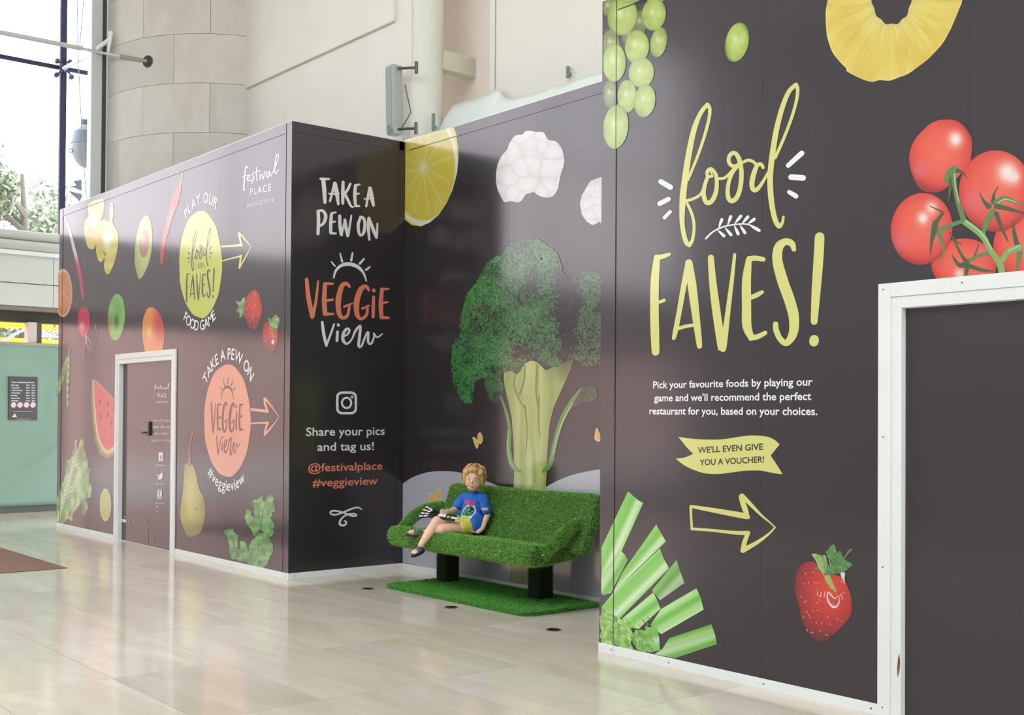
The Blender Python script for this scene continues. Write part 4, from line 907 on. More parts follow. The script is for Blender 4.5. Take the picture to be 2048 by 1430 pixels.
P.poly([(1680,790),(1620,780),(1560,800),(1510,820),(1480,870),(1445,930),(1430,1000),(1445,1080),(1480,1130),(1525,1160),(1565,1145),(1580,1132),(1600,1155),(1680,1150)], cauli(1580, 970, 190, 8), smooth=False, sp=10); P.build('cauliflower_cloud', wb_, 'white cauliflower cut off by the right front')
P = Print(PB); P.z = (790, 460, 2.649)
HG = (196, 197, 208)
lb, rb = (805.6 - 790) * 2.649, (1330 - 790) * 2.649
yb0 = (1124.6 - 460) * 2.649; yb1 = (1232 - 460) * 2.649
P.poly([tuple(q) for q in crom([(lb, 1345),(90,1312),(160,1287),(230,1278),(320,1281),(400,1300),(470,1325),(540,1353),(600,1388),(660,1430)], 8)] + [tuple(q) for q in crom([(740,1412),(800,1362),(880,1320),(960,1292),(1086,1268),(1200,1262),(rb,1275)], 8)] + [(rb,yb1),(lb,yb0)], HG, smooth=False); P.build('hills', wb_, 'flat grey hills')
P = Print(PB); P.z = (790, 460, 2.649); P.lay = 1
def stalkc(V):
    x, y = V[:, 0], V[:, 1]; cx_ = 715 - np.clip((y - 1300) * .05, 0, 60); s_ = vn(np.stack([(x - cx_) / 16 + 60 + vn(V, 120, 7) * 2, y / 320 + 5], 1), 1., 2)
    c = ramp(s_ * .8 + (y - 740) / 3200., [(.1, (150, 170, 78)), (.4, (182, 196, 104)), (.7, (204, 214, 134)), (1, (222, 228, 168))]); e_ = np.clip((np.abs(x - cx_) - 60) / 40, 0, 1); c = mixc(c, (140, 166, 70), e_ * .6)
    c = mixc(c, (70, 70, 40), np.clip((820 - y) / 160, 0, 1) * np.clip((x - 780) / 120, 0, 1)); return mixc(c, (150, 150, 140), np.clip((y - 1640) / 120, 0, .55))
P.poly([(575,740),(640,745),(680,715),(720,690),(755,700),(800,745),(850,720),(952,678),(932,740),(882,850),(842,940),(822,1020),(812,1120),(804,1290),(797,1395),(790,1880),(612,1872),(628,1395),(632,1280),(630,1150),(620,1000),(600,900),(580,820)], stalkc, smooth=False, sp=11)
for L_, c_ in (([(690,930,10),(700,1050,7),(696,1180,4)], (120,142,56)), ([(765,880,10),(762,1000,8),(770,1100,4)], (128,150,60)), ([(640,760,8),(632,820,10),(650,880,9),(690,950,6)], (120,140,54)), ([(690,720,6),(684,800,8),(662,870,10)], (100,120,48)), ([(755,720,8),(748,850,8),(764,960,4)], (112,132,52))): P.stroke(L_, c_, lay=1.4)
DG = (40, 92, 44); MG = (104, 156, 74)
P.poly([(478,778),(560,768),(578,880),(562,922),(500,892)], leafy((22, 50, 26), (56, 112, 58), 30, 3), lay=1.6, sp=12); P.poly([(915,962),(940,900),(985,838),(1050,828),(1075,880),(1030,910),(970,925)], leafy((26, 48, 30), (70, 116, 70), 30, 5), lay=1.6, sp=12)
for L_, c_ in (([(664,1280,16),(624,1248,28),(604,1160,24),(609,1060,20),(592,970,16),(560,880,8)], MG), ([(788,1278,18),(824,1236,26),(850,1125,26),(880,1020,28),(930,920,24),(985,842,8)], MG), ([(650,1276,5),(615,1235,8),(598,1150,8),(602,1060,6)], (160,204,120)), ([(838,1190,8),(862,1090,8),(892,1010,9),(940,918,7)], (168,208,128))): P.stroke(L_, c_, lay=1.9)
P.build('broccoli_stalk', wb_, 'pale green broccoli stalk with two side stems')
P = Print(PB); P.z = (790, 460, 2.649); P.lay = 3
crown = [(700,50),(760,50),(800,75),(850,110),(880,170),(905,240),(950,262),(1000,225),(1060,222),(1130,260),(1190,360),(1200,560),(1140,700),(1020,722),(960,690),(900,682),(870,716),(800,722),(760,690),(700,690),(650,762),(610,742),(570,760),(550,800),(500,770),(470,782),(420,800),(410,920),(390,930),(350,890),(310,810),(302,700),(305,610),(345,560),(350,470),(380,350),(440,270),(490,170),(540,145),(580,120),(620,70)]
CR = np.array(crown, float)
def gap_(V):     # where the printed crown sinks into the black ground
    x, y = V[:, 0], V[:, 1]
    return np.clip(np.exp(-(((x - 915) / 60) ** 2 + ((y - 400) / 260) ** 2)) * 1.3 + np.exp(-(((x - 735) / 45) ** 2 + ((y - 300) / 70) ** 2)) * .8 + np.exp(-(((x - 660) / 70) ** 2 + ((y - 660) / 60) ** 2)) * .9, 0, 1)
P.poly(jag(crown, 3, 12, 5), lambda V: mixc(ramp(vn(V, 60, 4), [(.2, (18, 30, 20)), (.8, (28, 50, 30))]), (27, 28, 27), np.clip(gap_(V) + (V[:, 0] - 640) / 500, 0, 1)), smooth=False, sp=13)
nfl = 9500; Q = CR.min(0) + (CR.max(0) - CR.min(0)) * RNG.random((nfl * 3, 2)); Q = Q[inside(Q, CR)]; Q = Q[Q[:, 0] < 1210]
lump = vn(Q, 75, 21) * .6 + vn(Q, 32, 22) * .4; keep = RNG.random(len(Q)) < np.clip(.35 + lump * .9 - gap_(Q) * 1.1 - np.clip((Q[:, 0] - 800) / 900, 0, .35), 0.02, 1); Q = Q[keep][:nfl]; lump = lump[keep][:nfl]
sz = 3.0 + 3.2 * RNG.random(len(Q)); asp = 1.0 + .9 * RNG.random(len(Q)); rot = RNG.normal(size=len(Q)) * .5 - .25; t6 = np.arange(5) * 2 * math.pi / 5
xx = sz[:, None] * np.cos(t6)[None]; yy = (sz * asp)[:, None] * np.sin(t6)[None]; cr2, sr2 = np.cos(rot)[:, None], np.sin(rot)[:, None]
V = np.stack([Q[:, :1] + xx * cr2 - yy * sr2, Q[:, 1:] + xx * sr2 + yy * cr2], 2).reshape(-1, 2)
br_ = np.clip(lump * .5 + RNG.random(len(Q)) * .5 - .1 - gap_(Q) * .25, 0, 1); cc = ramp(br_, [(0, (34, 72, 40)), (.45, (66, 124, 68)), (.8, (104, 166, 96)), (1, (160, 205, 150))])
left = np.clip((560 - Q[:, 0]) / 250, 0, 1); cc = mixc(cc, cc * np.array([.72, 1.02, .78]), left); cc = mixc(cc, (84, 96, 76), np.clip((Q[:, 0] - 850) / 400, 0, .5))
P.put(P.ab(V), [tuple(range(5 * i, 5 * i + 5)) for i in range(len(Q))], np.repeat(cc, 5, 0), lay=4, jit=np.repeat(RNG.random(len(Q)) * .0012, 5)); P.build('broccoli_crown', wb_, 'dark green broccoli crown')
OW = (246, 196, 92); OR_ = (250, 226, 170)
def wing(Pn, pts, lay=6):
    c_ = np.mean(pts, 0); Pn.poly(pts, OR_, lay=lay, smooth=True, step=3 * Pn.z[2]); Pn.poly([tuple(np.array(q) * .8 + c_ * .2) for q in pts], OW, lay=lay + 1, smooth=True, step=3 * Pn.z[2])
P = Print(PB); P.z = (790, 460, 2.649); wing(P, [(412,1098),(430,1103),(445,1130),(437,1160),(425,1140)]); wing(P, [(440,1085),(455,1072),(468,1108),(455,1135),(442,1120)]); P.build('butterfly', wb_, 'small orange butterfly left of the stalk')
P = Print(PB); P.z = (790, 460, 2.649); wing(P, [(1068,1050),(1084,1072),(1092,1118),(1060,1110)]); wing(P, [(1100,1095),(1125,1055),(1132,1080),(1110,1122)]); P.build('butterfly', wb_, 'orange butterfly cut off by the right front')
P = Print(PB); P.z = (800, 900, 6.215); wing(P, [(360,540),(395,535),(430,570),(445,620),(445,670),(395,670),(370,600)]); wing(P, [(495,468),(515,500),(515,600),(500,650),(455,670),(448,600),(460,520)]); P.build('butterfly', wb_, 'orange butterfly above the bench arm')

# ---------------- long left front
def affine(src, dst):
    (a0, b0), (a1, b1) = src; (c0, d0), (c1, d1) = dst
    return lambda q: np.stack([c0 + (q[:, 0] - a0) / (a1 - a0) * (c1 - c0), d0 + (q[:, 1] - b0) / (b1 - b0) * (d1 - d0)], 1)
ZF = (330, 280, 3.25); ZG = (330, 680, 2.918); ZH = (100, 360, 3.972); ZI = (0, 680, 2.86); ZJ = (100, 680, 3.25)
def arc_text(Pn, string, cc, R_, a0, a1, cap, col, bottom=False):
    """letters around a circle in the plane of the boards; angles in degrees from straight up (or down)"""
    adv = [glyphs(ch if ch != ' ' else 'n', .01)[0] for ch in string]; w = [(v[:, 0].max() - v[:, 0].min()) + .13 if string[i] != ' ' else .3 for i, v in enumerate(adv)]; tot = sum(w); x = 0
    for i, ch in enumerate(string):
        if ch != ' ':
            V, Fc, chh = glyphs(ch, .01); a = math.radians(a0 + (a1 - a0) * (x + w[i] / 2) / tot); k = cap / chh; lx_ = (V[:, 0] - (V[:, 0].min() + V[:, 0].max()) / 2) * k; ly = V[:, 1] * k
            if not bottom: d = R_ + ly; ca_, sa_ = math.cos(a), math.sin(a); q = np.stack([cc[0] + lx_ * ca_ + d * sa_, cc[1] - lx_ * sa_ + d * ca_], 1)
            else: d = R_ - ly; ca_, sa_ = math.cos(a), math.sin(a); q = np.stack([cc[0] + lx_ * ca_ + d * sa_, cc[1] + lx_ * sa_ - d * ca_], 1)
            Pn.put(q, Fc, col)
        x += w[i]
def badge(z, cx, cy, rx, ry, col, wob, name, label):
    P = Print(PL); P.z = z; P.ellipse(cx, cy, rx, ry, col, wob=wob, n=60); return P
P = badge(ZF, 232, 808, 139, 348, (214, 218, 92), .012, '', ''); fa, fb = onY([(1295, 165), (1655, 712)], YL)
GY = (76, 76, 44)
dst = onY([(330 + 136 / 3.25, 280 + 540 / 3.25), (330 + 326 / 3.25, 280 + 1042 / 3.25)], YL); P.map = affine((fa, fb), dst)
for z_, L_ in ((ZA, FOOD), (ZB, FAVES), (ZA, TICKS), (ZA, BRANCH)): P.z = z_; strokes(P, L_, GY, 1)
P.map = None; P.build('food_badge', wl, 'yellow round badge reading food FAVES!')
P = Print(PL); P.z = ZF
strokes(P, [[(370,693,11),(440,688,13),(500,683,15)],[(500,690,12),(488,640,14),(482,607,12)],[(482,604,12),(525,650,9),(562,692,4)],[(562,692,3),(525,760,8),(485,830,13)],[(485,832,12),(490,790,12),(498,752,13)],[(498,755,13),(440,768,10),(370,787,8)]], (236, 226, 120)); P.build('arrow', wl, 'pale yellow arrow beside the yellow badge')
cF = onY([(330 + 232 / 3.25, 280 + 808 / 3.25)], YL)[0]; rF = (onY([(330 + 232 / 3.25, 280 + 460 / 3.25)], YL)[0][1] - cF[1])
P = Print(PL); arc_text(P, 'PLAY OUR', cF, rF * 1.13, -36, 34, .108, WHT); P.build('arc_text', wl, 'white words PLAY OUR on a curve'); P = Print(PL); arc_text(P, 'FOOD GAME', cF, rF * 1.23, -37, 33, .108, WHT, True); P.build('arc_text', wl, 'white words FOOD GAME on a curve')
P = badge(ZG, 365, 470, 136, 328, (238, 160, 126), .01, '', '')
ta, tb = onX([(560 + 142 / 2.919, 230 + 800 / 2.919), (560 + 640 / 2.919, 230 + 1365 / 2.919)], XL)
dst = onY([(330 + 268 / 2.918, 680 + 242 / 2.918), (330 + 456 / 2.918, 680 + 678 / 2.918)], YL)
afm = affine((ta, tb), dst)
class PX_(Print):
    def ab(s, Q): return onX(s.full(Q), XL)
P2 = PX_(PL); P2.map = afm; P2.z = ZD
for L_ in (SUN, VEG, VIEW): strokes(P2, L_, (112, 62, 44), 1)
P.V += P2.V; P.C += P2.C; P.F += [tuple(i + P.n for i in f) for f in P2.F]; P.n += P2.n; P.build('veggie_badge', wl, 'orange round badge reading VEGGIE view')
P = Print(PL); P.z = ZG
strokes(P, [[(500,405,15),(550,410,17),(602,418,15)],[(600,418,12),(585,370,14),(582,342,13)],[(585,340,13),(625,390,8),(665,445,4)],[(665,448,3),(630,500,8),(583,553,13)],[(583,553,13),(590,515,12),(602,482,13)],[(602,484,13),(550,484,10),(500,488,8)]], (244, 166, 132)); P.build('arrow', wl, 'orange arrow beside the orange badge')
cG = onY([(330 + 365 / 2.918, 680 + 470 / 2.918)], YL)[0]; rG = onY([(330 + 365 / 2.918, 680 + 142 / 2.918)], YL)[0][1] - cG[1]
P = Print(PL); arc_text(P, 'TAKE A PEW ON', cG, rG * 1.09, -54, 52, .112, WHT); P.build('arc_text', wl, 'white words TAKE A PEW ON on a curve'); P = Print(PL); arc_text(P, '#veggieview', cG, rG * 1.25, -39, 34, .112, WHT, True); P.build('arc_text', wl, 'white hashtag on a curve')
FEST = [[(537,182,6),(530,170,8),(523,200,8),(518,260,9),(514,318,9),(522,326,6)],[(504,242,5),(536,228,5)],[(535,256,6),(552,240,6),(551,226,6),(540,236,7),(540,262,7),(556,262,6)],[(580,213,6),(568,226,7),(579,246,7),(570,264,7),(557,262,5)],[(572,262,6),(566,284,6)],[(599,180,8),(596,230,8),(601,264,6)],[(582,213,5),(617,199,5)],[(619,226,7),(621,258,7)],[(620,203,7),(621,206,7)],[(632,222,7),(640,254,7),(653,205,6),(660,212,5)],[(682,203,6),(667,214,7),(663,240,7),(674,243,6),(683,206,6),(686,236,6)],[(688,236,6),(712,190,6),(738,118,7),(735,92,6),(724,110,7),(715,180,8),(720,218,7),(742,195,5)]]
P = Print(PL); P.z = ZF; strokes(P, FEST, WHT); P.text('PLACE', (556, 360), (690, 329), 46, WHT, bold=.005, sp=1.3); P.text('BASINGSTOKE', (537, 438), (708, 398), 24, WHT, bold=.0, sp=1.4); P.build('mall_logo', wl, 'white script logo festival PLACE BASINGSTOKE')
# the door carries the same logo, a note and icons
PD = ('Y', YL + .0385, -1)
P = Print(PD); P.z = ZF; fa2, fb2 = onY([(330 + 504 / 3.25, 280 + 90 / 3.25), (330 + 742 / 3.25, 280 + 328 / 3.25)], YL + .0385); dst = onY([(100 + 678 / 3.25, 680 + 262 / 3.25), (100 + 780 / 3.25, 680 + 348 / 3.25)], YL + .0385); P.map = affine((fa2, fb2), dst); strokes(P, [[(a, b, c * 1.25) for a, b, c in q] for q in FEST], WHT); P.map = None; P.z = ZJ
P.text('PLACE', (700, 372), (758, 373), 26, WHT, bold=.02, sp=1.2); P.text('BASINGSTOKE', (690, 409), (765, 408), 13, WHT, sp=1.2); P.build('mall_logo', d1, 'small white script logo')
P = Print(PD); P.z = ZJ; gyw = (226, 216, 222)
for s_, a, b, y in (('Follow us for news,', 664, 782, 531), ('events, offers and', 668, 780, 573), ('loads of stuff to', 672, 772, 616), ('keep you in the loop', 658, 786, 660)): P.text(s_, (a, y), (b, y), 20, gyw, bold=.01)
P.build('paragraph', d1, 'four short lines of white text')
P = Print(PD); P.z = ZJ
P.poly([(708,732),(736,730),(736,788),(708,788)], WHT, smooth=False); P.stroke([(728,745,4),(722,750,5),(722,786,5)], (60, 50, 54), lay=1); P.stroke([(716,762,5),(730,762,5)], (60, 50, 54), lay=1); P.text('@festivalplace', (688, 818), (753, 818), 10, gyw)
P.build('social_icon', d1, 'white square icon')
P = Print(PD); P.z = ZJ; P.poly([(702,872),(712,882),(720,866),(732,864),(734,880),(728,900),(714,908),(700,900),(710,896),(703,886)], WHT); P.text('@festivalplace', (686, 940), (748, 940), 10, gyw); P.build('social_icon', d1, 'white bird icon')
P = Print(PD); P.z = ZJ; camicon(P, 714, 1003, 11, 26, 6, WHT); P.text('@festivalplace', (686, 1064), (747, 1064), 10, gyw); P.build('social_icon', d1, 'white camera icon')
P = Print(PD); P.z = ZJ
for x, y, r in ((697,1082,7),(697,1112,5),(512,1183,4),(549,1184,4),(634,1212,6),(630,1240,4),(485,1152,5)): P.ellipse(x, y, r * .7, r * 1.2, (214, 208, 208), n=8)
P.stroke([(628,1150,2),(632,1240,4),(640,1330,2)], (120, 108, 110)); P.stroke([(660,1260,3),(690,1350,2)], (120, 108, 110)); P.build('scuffs', d1, 'white scuff marks')
# fruit and vegetables
P = Print(PL); P.z = ZH; P.clip = (116.6, 9999); P.ellipse(105, 898, 74, 192, citrus(105, 898, 74, 192, (222, 128, 66), (240, 196, 150), (236, 170, 110), 10), sp=9, n=60); P.build('orange_slice', wl, 'orange slice cut off at the far end')
P = Print(PL); P.z = ZH
P.stroke([(118,300,10),(150,380,20),(185,520,24),(220,660,28),(248,800,32),(262,930,26)], None, grad=lambda V: ramp(V[:, 1], [(300, (240, 236, 226)), (580, (226, 220, 206)), (700, (206, 24, 84)), (930, (190, 10, 66))]))
P.ellipse(270, 1120, 48, 128, lambda V: mixc(mixc((214, 14, 78), (248, 214, 230), np.exp(-(((V[:, 0] - 255) / 18) ** 2 + ((V[:, 1] - 1160) / 36) ** 2)) * .8), (80, 26, 44), np.clip((1040 - V[:, 1]) / 60, 0, .8)), sp=9)
for L_ in ([(285,1235,14),(290,1280,10),(300,1320,4)],[(300,1250,8),(325,1300,5),(328,1360,3)],[(278,1290,6),(265,1400,3),(275,1425,3)],[(292,1300,5),(315,1350,4),(320,1420,3)],[(358,1145,5),(368,1190,3),(375,1245,3)]): P.stroke(L_, (226, 186, 194))
P.build('radish', wl, 'pink radish with a long pale stem')
def pep(cx, cy, rx, ry, c0, c1):
    return lambda V: mixc(ramp(vn(V, 40, 4), [(.2, c0), (.8, c1)]), (244, 242, 226), 1.6 - 1.5 * np.hypot((V[:, 0] - cx) / rx, (V[:, 1] - cy) / ry))
P = Print(PL); P.z = ZH; P.poly([(310,190),(420,152),(430,230),(405,330),(385,420),(365,520),(335,552),(300,530),(280,460),(272,380),(285,310),(305,290)], pep(345, 320, 46, 90, (222, 196, 70), (232, 212, 120)), sp=9); P.build('pepper_half', wl, 'yellow pepper half behind another')
P = Print(PL); P.z = ZH; P.lay = 1; P.poly([(385,360),(430,315),(470,330),(475,250),(485,180),(500,190),(505,270),(500,340),(535,410),(545,470),(530,590),(500,690),(465,750),(440,730),(430,680),(435,620),(410,650),(385,635),(368,570),(370,470)], pep(455, 465, 46, 105, (216, 190, 54), (232, 214, 100)), sp=9); P.stroke([(420,565,6),(438,585,14),(442,605,6)], (120, 106, 60), lay=2); P.build('pepper_half', wl, 'yellow pepper half with stem')
P = Print(PL); P.z = ZH; P.poly([(765,280),(795,310),(812,400),(812,500),(800,610),(770,700),(730,775),(708,785),(695,750),(675,660),(675,560),(690,440),(720,330)], lambda V: mixc((222, 220, 140), (168, 186, 84), np.hypot((V[:, 0] - 750) / 70, (V[:, 1] - 520) / 260) - .1), sp=9); P.ellipse(750, 505, 38, 112, lambda V: mixc((176, 130, 96), (214, 176, 150), np.exp(-(((V[:, 0] - 738) / 20) ** 2 + ((V[:, 1] - 460) / 50) ** 2))), rot=4, lay=1, sp=8); P.build('avocado_half', wl, 'avocado half with its stone')
P = Print(PL); P.z = ZH; P.stroke([(890,655,24),(895,560,34),(920,420,38),(960,280,48),(1000,150,58),(1030,60,36)], (196, 34, 30)); P.stroke([(930,400,5),(958,290,7),(985,210,5)], (250, 200, 190), lay=1); P.stroke([(1030,60,16),(1050,-20,10),(1058,-60,6)], (150, 170, 90)); P.build('chilli', wl, 'faint red chilli')
P = Print(PL); P.z = ZH; P.ellipse(528, 1090, 68, 186, lambda V: mixc(mixc(mixc((104, 176, 62), (140, 206, 96), vn(V, 60, 3)), (206, 90, 56), np.clip((492 - V[:, 0]) / 40, 0, 1) * np.clip((V[:, 1] - 1050) / 60, 0, 1)), (60, 66, 36), np.exp(-(((V[:, 0] - 530) / 17) ** 2 + ((V[:, 1] - 1125) / 48) ** 2)) * .9), rot=3, sp=9); P.build('apple', wl, 'green apple seen from the end')
P = Print(PL); P.z = ZH; P.poly([(785,1015),(830,1018),(875,1070),(905,1160),(908,1260),(895,1350),(880,1380),(770,1380),(745,1310),(735,1220),(740,1120),(760,1050)], lambda V: mixc(mixc((236, 150, 50), (214, 52, 44), np.clip((V[:, 0] - 795) / 70, 0, 1) * np.clip((1330 - V[:, 1]) / 130, 0, 1)), (250, 206, 130), np.exp(-(((V[:, 0] - 790) / 22) ** 2 + ((V[:, 1] - 1210) / 50) ** 2)) * .8), sp=9); P.build('mango', wl, 'orange and red mango above the door')
P = Print(PL); P.z = ZI; P.clip = (112.8, 9999)
P.poly([(395,78),(406,95),(378,200),(346,290),(322,328),(322,290),(350,180),(375,110)], leafy((60, 112, 46), (130, 180, 90), 22, 3), smooth=False, sp=7); P.stroke([(398,66,8),(396,120,16),(390,200,20),(386,300,17),(390,400,5)], (74, 130, 60), lay=1)
for k in range(7): P.ellipse(392 - k * .8 + (k > 4) * 1, 110 + k * 42, 6, 15, (150, 196, 110), lay=2, n=12)
P.stroke([(396,80,6),(402,55,9),(408,48,4)], (110, 150, 90), lay=2); P.build('pea_pods', wl, 'two green pea pods')
P = Print(PL); P.z = ZI
P.poly([(528,220),(560,240),(610,285),(655,335),(658,600),(652,660),(610,680),(570,650),(545,580),(530,470),(522,350)], (126, 134, 66), smooth=False); P.poly([(531,224),(560,242),(610,287),(655,338),(658,590),(651,640),(615,656),(583,632),(557,570),(542,465),(534,350)], (226, 206, 150), lay=.5, smooth=False); P.poly([(537,230),(560,245),(610,290),(655,342),(657,570),(649,610),(618,630),(594,612),(569,560),(552,460),(543,350)], (226, 66, 70), lay=1, smooth=False)
for x, y in ((575,355),(618,365),(578,440),(617,425),(640,475),(655,385)): P.ellipse(x, y, 4.5, 17, (56, 30, 30), rot=8, lay=1.5, n=12)
P.build('watermelon_slice', wl, 'red watermelon slice beside the door')
P = Print(PL); P.z = ZI; P.clip = (112.4, 9999)
P.poly(jag([(325,1045),(322,920),(345,850),(370,790),(385,690),(410,680),(430,580),(442,575),(440,640),(460,575),(475,570),(485,630),(500,660),(500,730),(515,740),(512,800),(525,850),(520,900),(500,900),(500,960),(485,1005),(470,990),(470,930),(440,960),(420,1000),(415,1040),(390,1020),(370,1045)], 2.5, 12, 3), lambda V: mixc(ramp(vn(V * [1, .45], 16, 5), [(.15, (88, 138, 62)), (.5, (134, 186, 86)), (.9, (196, 222, 150))]), (232, 240, 206), np.clip(1 - np.abs((V[:, 0] - 330) - (1040 - V[:, 1]) * .28) / 16, 0, .8)), smooth=False, sp=6)
for k in range(14): x = 360 + k * 7; y = 980 - k * 26; P.stroke([(x - 12, y, 3), (x + 14, y - 22, 5), (x + 40, y - 30, 2)], (84, 130, 58), lay=1)
P.build('lettuce', wl, 'green lettuce at the far end near the floor')
P = Print(PL); P.z = ZI; P.ellipse(604, 943, 33, 94, citrus(604, 943, 33, 94, (196, 194, 92), (226, 226, 158), (186, 190, 90), 10), sp=6); P.build('lime_slice', wl, 'lime slice left of the door')
P = Print(PL); P.z = ZG; P.poly([(120,725),(160,725),(185,790),(195,850),(225,920),(238,980),(232,1050),(215,1110),(195,1130),(160,1147),(135,1145),(110,1100),(92,1040),(92,980),(105,880),(112,790)], lambda V: mixc(mixc((164, 158, 58), (206, 200, 96), np.exp(-(((V[:, 0] - 150) / 45) ** 2 + ((V[:, 1] - 930) / 150) ** 2))), (112, 104, 48), np.clip((V[:, 1] - 1040) / 160, 0, .7) + np.clip((V[:, 0] - 200) / 80, 0, .4) + (vn(V, 9, 3) > .86) * .3), sp=7); P.stroke([(165,535,9),(150,600,8),(143,660,12),(145,726,24)], (140, 104, 66), lay=1); P.build('pear', wl, 'green pear right of the small door')
P = Print(PL); P.z = ZG
lf = leafy((60, 128, 56), (128, 192, 108), 24, 6)
P.poly(jag([(520,940),(545,935),(560,905),(580,940),(610,905),(635,910),(640,960),(640,1000),(620,1040),(640,1080),(635,1110),(600,1155),(575,1130),(560,1100),(545,1120),(520,1145),(500,1110),(475,1070),(470,1030),(480,990),(500,1000),(520,1040)], 4, 13, 8), lf, smooth=False, sp=7)
P.poly(jag([(350,1120),(370,1105),(400,1105),(425,1140),(430,1230),(450,1170),(475,1190),(490,1230),(500,1190),(530,1150),(570,1120),(615,1160),(630,1200),(625,1240),(595,1300),(565,1330),(490,1306),(415,1284),(375,1240),(372,1180)], 4, 13, 9), lf, smooth=False, sp=7, lay=.5)
for L_ in ([(565,1090,6),(575,1000,4),(600,930,3)],[(560,1100,6),(545,1000,4),(550,940,2)],[(520,1160,8),(560,1095,6)],[(430,1270,6),(400,1180,4),(380,1130,2)],[(520,1300,5),(570,1220,4),(610,1180,2)],[(520,1290,4),(545,1220,3),(540,1170,2)],[(455,1290,4),(455,1200,2)],[(600,1100,4),(625,1070,2)]): P.stroke(L_, (46, 104, 48), lay=1)
P.build('parsley', wl, 'sprig of green parsley near the black corner')
for nm, body, cxy, leaf, fade, seed, lb_ in (('s1', [(545,1000),(575,975),(605,990),(625,1050),(632,1110),(615,1190),(580,1240),(545,1215),(520,1150),(510,1090),(520,1040)], (580,1080,70,150), [(520,1020),(505,1030),(490,1055),(460,1045),(480,1080),(465,1120),(485,1120),(485,1160),(510,1140),(520,1080)], (560,1120,0,.004), 4, 'red strawberry lying on its side'), ('s2', [(650,1190),(690,1180),(730,1230),(735,1300),(715,1370),(680,1400),(645,1340),(635,1260)], (695,1260,60,130), [(670,1155),(690,1165),(720,1135),(745,1160),(745,1190),(728,1230),(710,1220),(705,1290),(690,1240),(680,1190)], (690,1270,0,.008), 6, 'red strawberry beside the board edge')):
    P = Print(PL); P.z = ZF; berry(body, *cxy, fade, 3, 0, P, 8, 60, seed); P.poly(leaf, leafy((84, 132, 70), (160, 200, 130), 16, 3), lay=.8, smooth=False, sp=7)
    if nm == 's2': P.ellipse(702, 1312, 9, 16, (246, 214, 220), lay=1)
    P.build('strawberry', wl, lb_)

# ================================================================== TURF BENCH IN THE RECESS
m_turf = mat('turf_blades', attr=True, rough=.55)
m_under = mat('turf_backing', (66, 104, 42), .9)
def blades(o, n, ln, wd, cols, seed, up=.55, zmin=None):
    """short artificial-grass blades standing on the surface of o (one part of it)"""
    r = np.random.default_rng(seed); me = o.data; me.calc_loop_triangles()
    V = np.zeros(len(me.vertices) * 3, np.float32); me.vertices.foreach_get('co', V); V = V.reshape(-1, 3)
    T = np.zeros(len(me.loop_triangles) * 3, np.int32); me.loop_triangles.foreach_get('vertices', T); T = T.reshape(-1, 3)
    A, B, C_ = V[T[:, 0]], V[T[:, 1]], V[T[:, 2]]; N = np.cross(B - A, C_ - A); ar = np.linalg.norm(N, axis=1); N /= ar[:, None] + 1e-12
    k = r.choice(len(T), n, p=ar / ar.sum()); u, v = r.random(n), r.random(n); s_ = u + v > 1; u[s_], v[s_] = 1 - u[s_], 1 - v[s_]
    p = A[k] + (B - A)[k] * u[:, None] + (C_ - A)[k] * v[:, None]; d = N[k] + r.normal(size=(n, 3)) * up; d /= np.linalg.norm(d, axis=1, keepdims=True)
    sd = np.cross(d, r.normal(size=(n, 3))); sd /= np.linalg.norm(sd, axis=1, keepdims=True); L_ = (ln * (.55 + .7 * r.random(n)))[:, None]
    tip = p + d * L_ + np.array([0, 0, -1]) * L_ * .18; VV = np.stack([p - sd * wd, p + sd * wd, tip], 1).reshape(-1, 3)
    cc = s2l(np.asarray(cols, float)[r.integers(0, len(cols), n)]) * (.75 + .5 * r.random((n, 1))); t = npmesh('turf', VV, np.arange(3 * n).reshape(-1, 3), np.repeat(cc, 3, 0))
    b = link('turf', t, o, m_turf); b['kind'] = 'stuff'; return b
TG = [(120, 182, 70), (96, 158, 56), (150, 202, 98), (108, 170, 64), (180, 216, 132)]
MG_ = [(92, 178, 66), (76, 158, 54), (116, 194, 88), (84, 168, 60)]
bench = empty('turf_bench', (-7.52, 6.0, .028)); tag(bench, 'bench covered all over in bright green artificial grass', 'bench')
BX, BY, BZ = -7.52, 6.0, .028
def sweep(prof, x0, x1, nx, name, parent, seed, lump=.006):
    P_ = np.asarray(prof, float); n = len(P_); V = []
    for i in range(nx + 1):
        x = x0 + (x1 - x0) * i / nx; e = min(1, .35 + min(i, nx - i) * .5) if lump else 1
        c = P_.mean(0); q = c + (P_ - c) * (1 - .12 * (1 - e)); w = vn(np.stack([np.full(n, x * 4 + 40), np.arange(n) * .4 + 3], 1), 1., seed) - .5
        d = q - c; d /= np.linalg.norm(d, axis=1, keepdims=True) + 1e-9; q = q + d * (w * lump * 2)[:, None]
        V += [(x - BX, a - BY, b - BZ) for a, b in q]
    mb = MB(); mb._add(V, [(i * n + k, i * n + (k + 1) % n, (i + 1) * n + (k + 1) % n, (i + 1) * n + k) for i in range(nx) for k in range(n)] + [tuple(reversed(range(n))), tuple(nx * n + k for k in range(n))])
    return mb.build(name, m_under, parent, smooth=True)
arc = lambda cy, cz, r, a0, a1, k: [(cy + r * math.cos(math.radians(a)), cz + r * math.sin(math.radians(a))) for a in np.linspace(a0, a1, k)]
seat = sweep([(6.14, .39), (5.95, .375), (5.82, .37)] + arc(5.715, .445, .08, -80, -290, 10) + [(5.84, .505), (5.95, .487), (6.06, .482), (6.14, .492)], -8.46, -6.575, 40, 'seat', bench, 3)
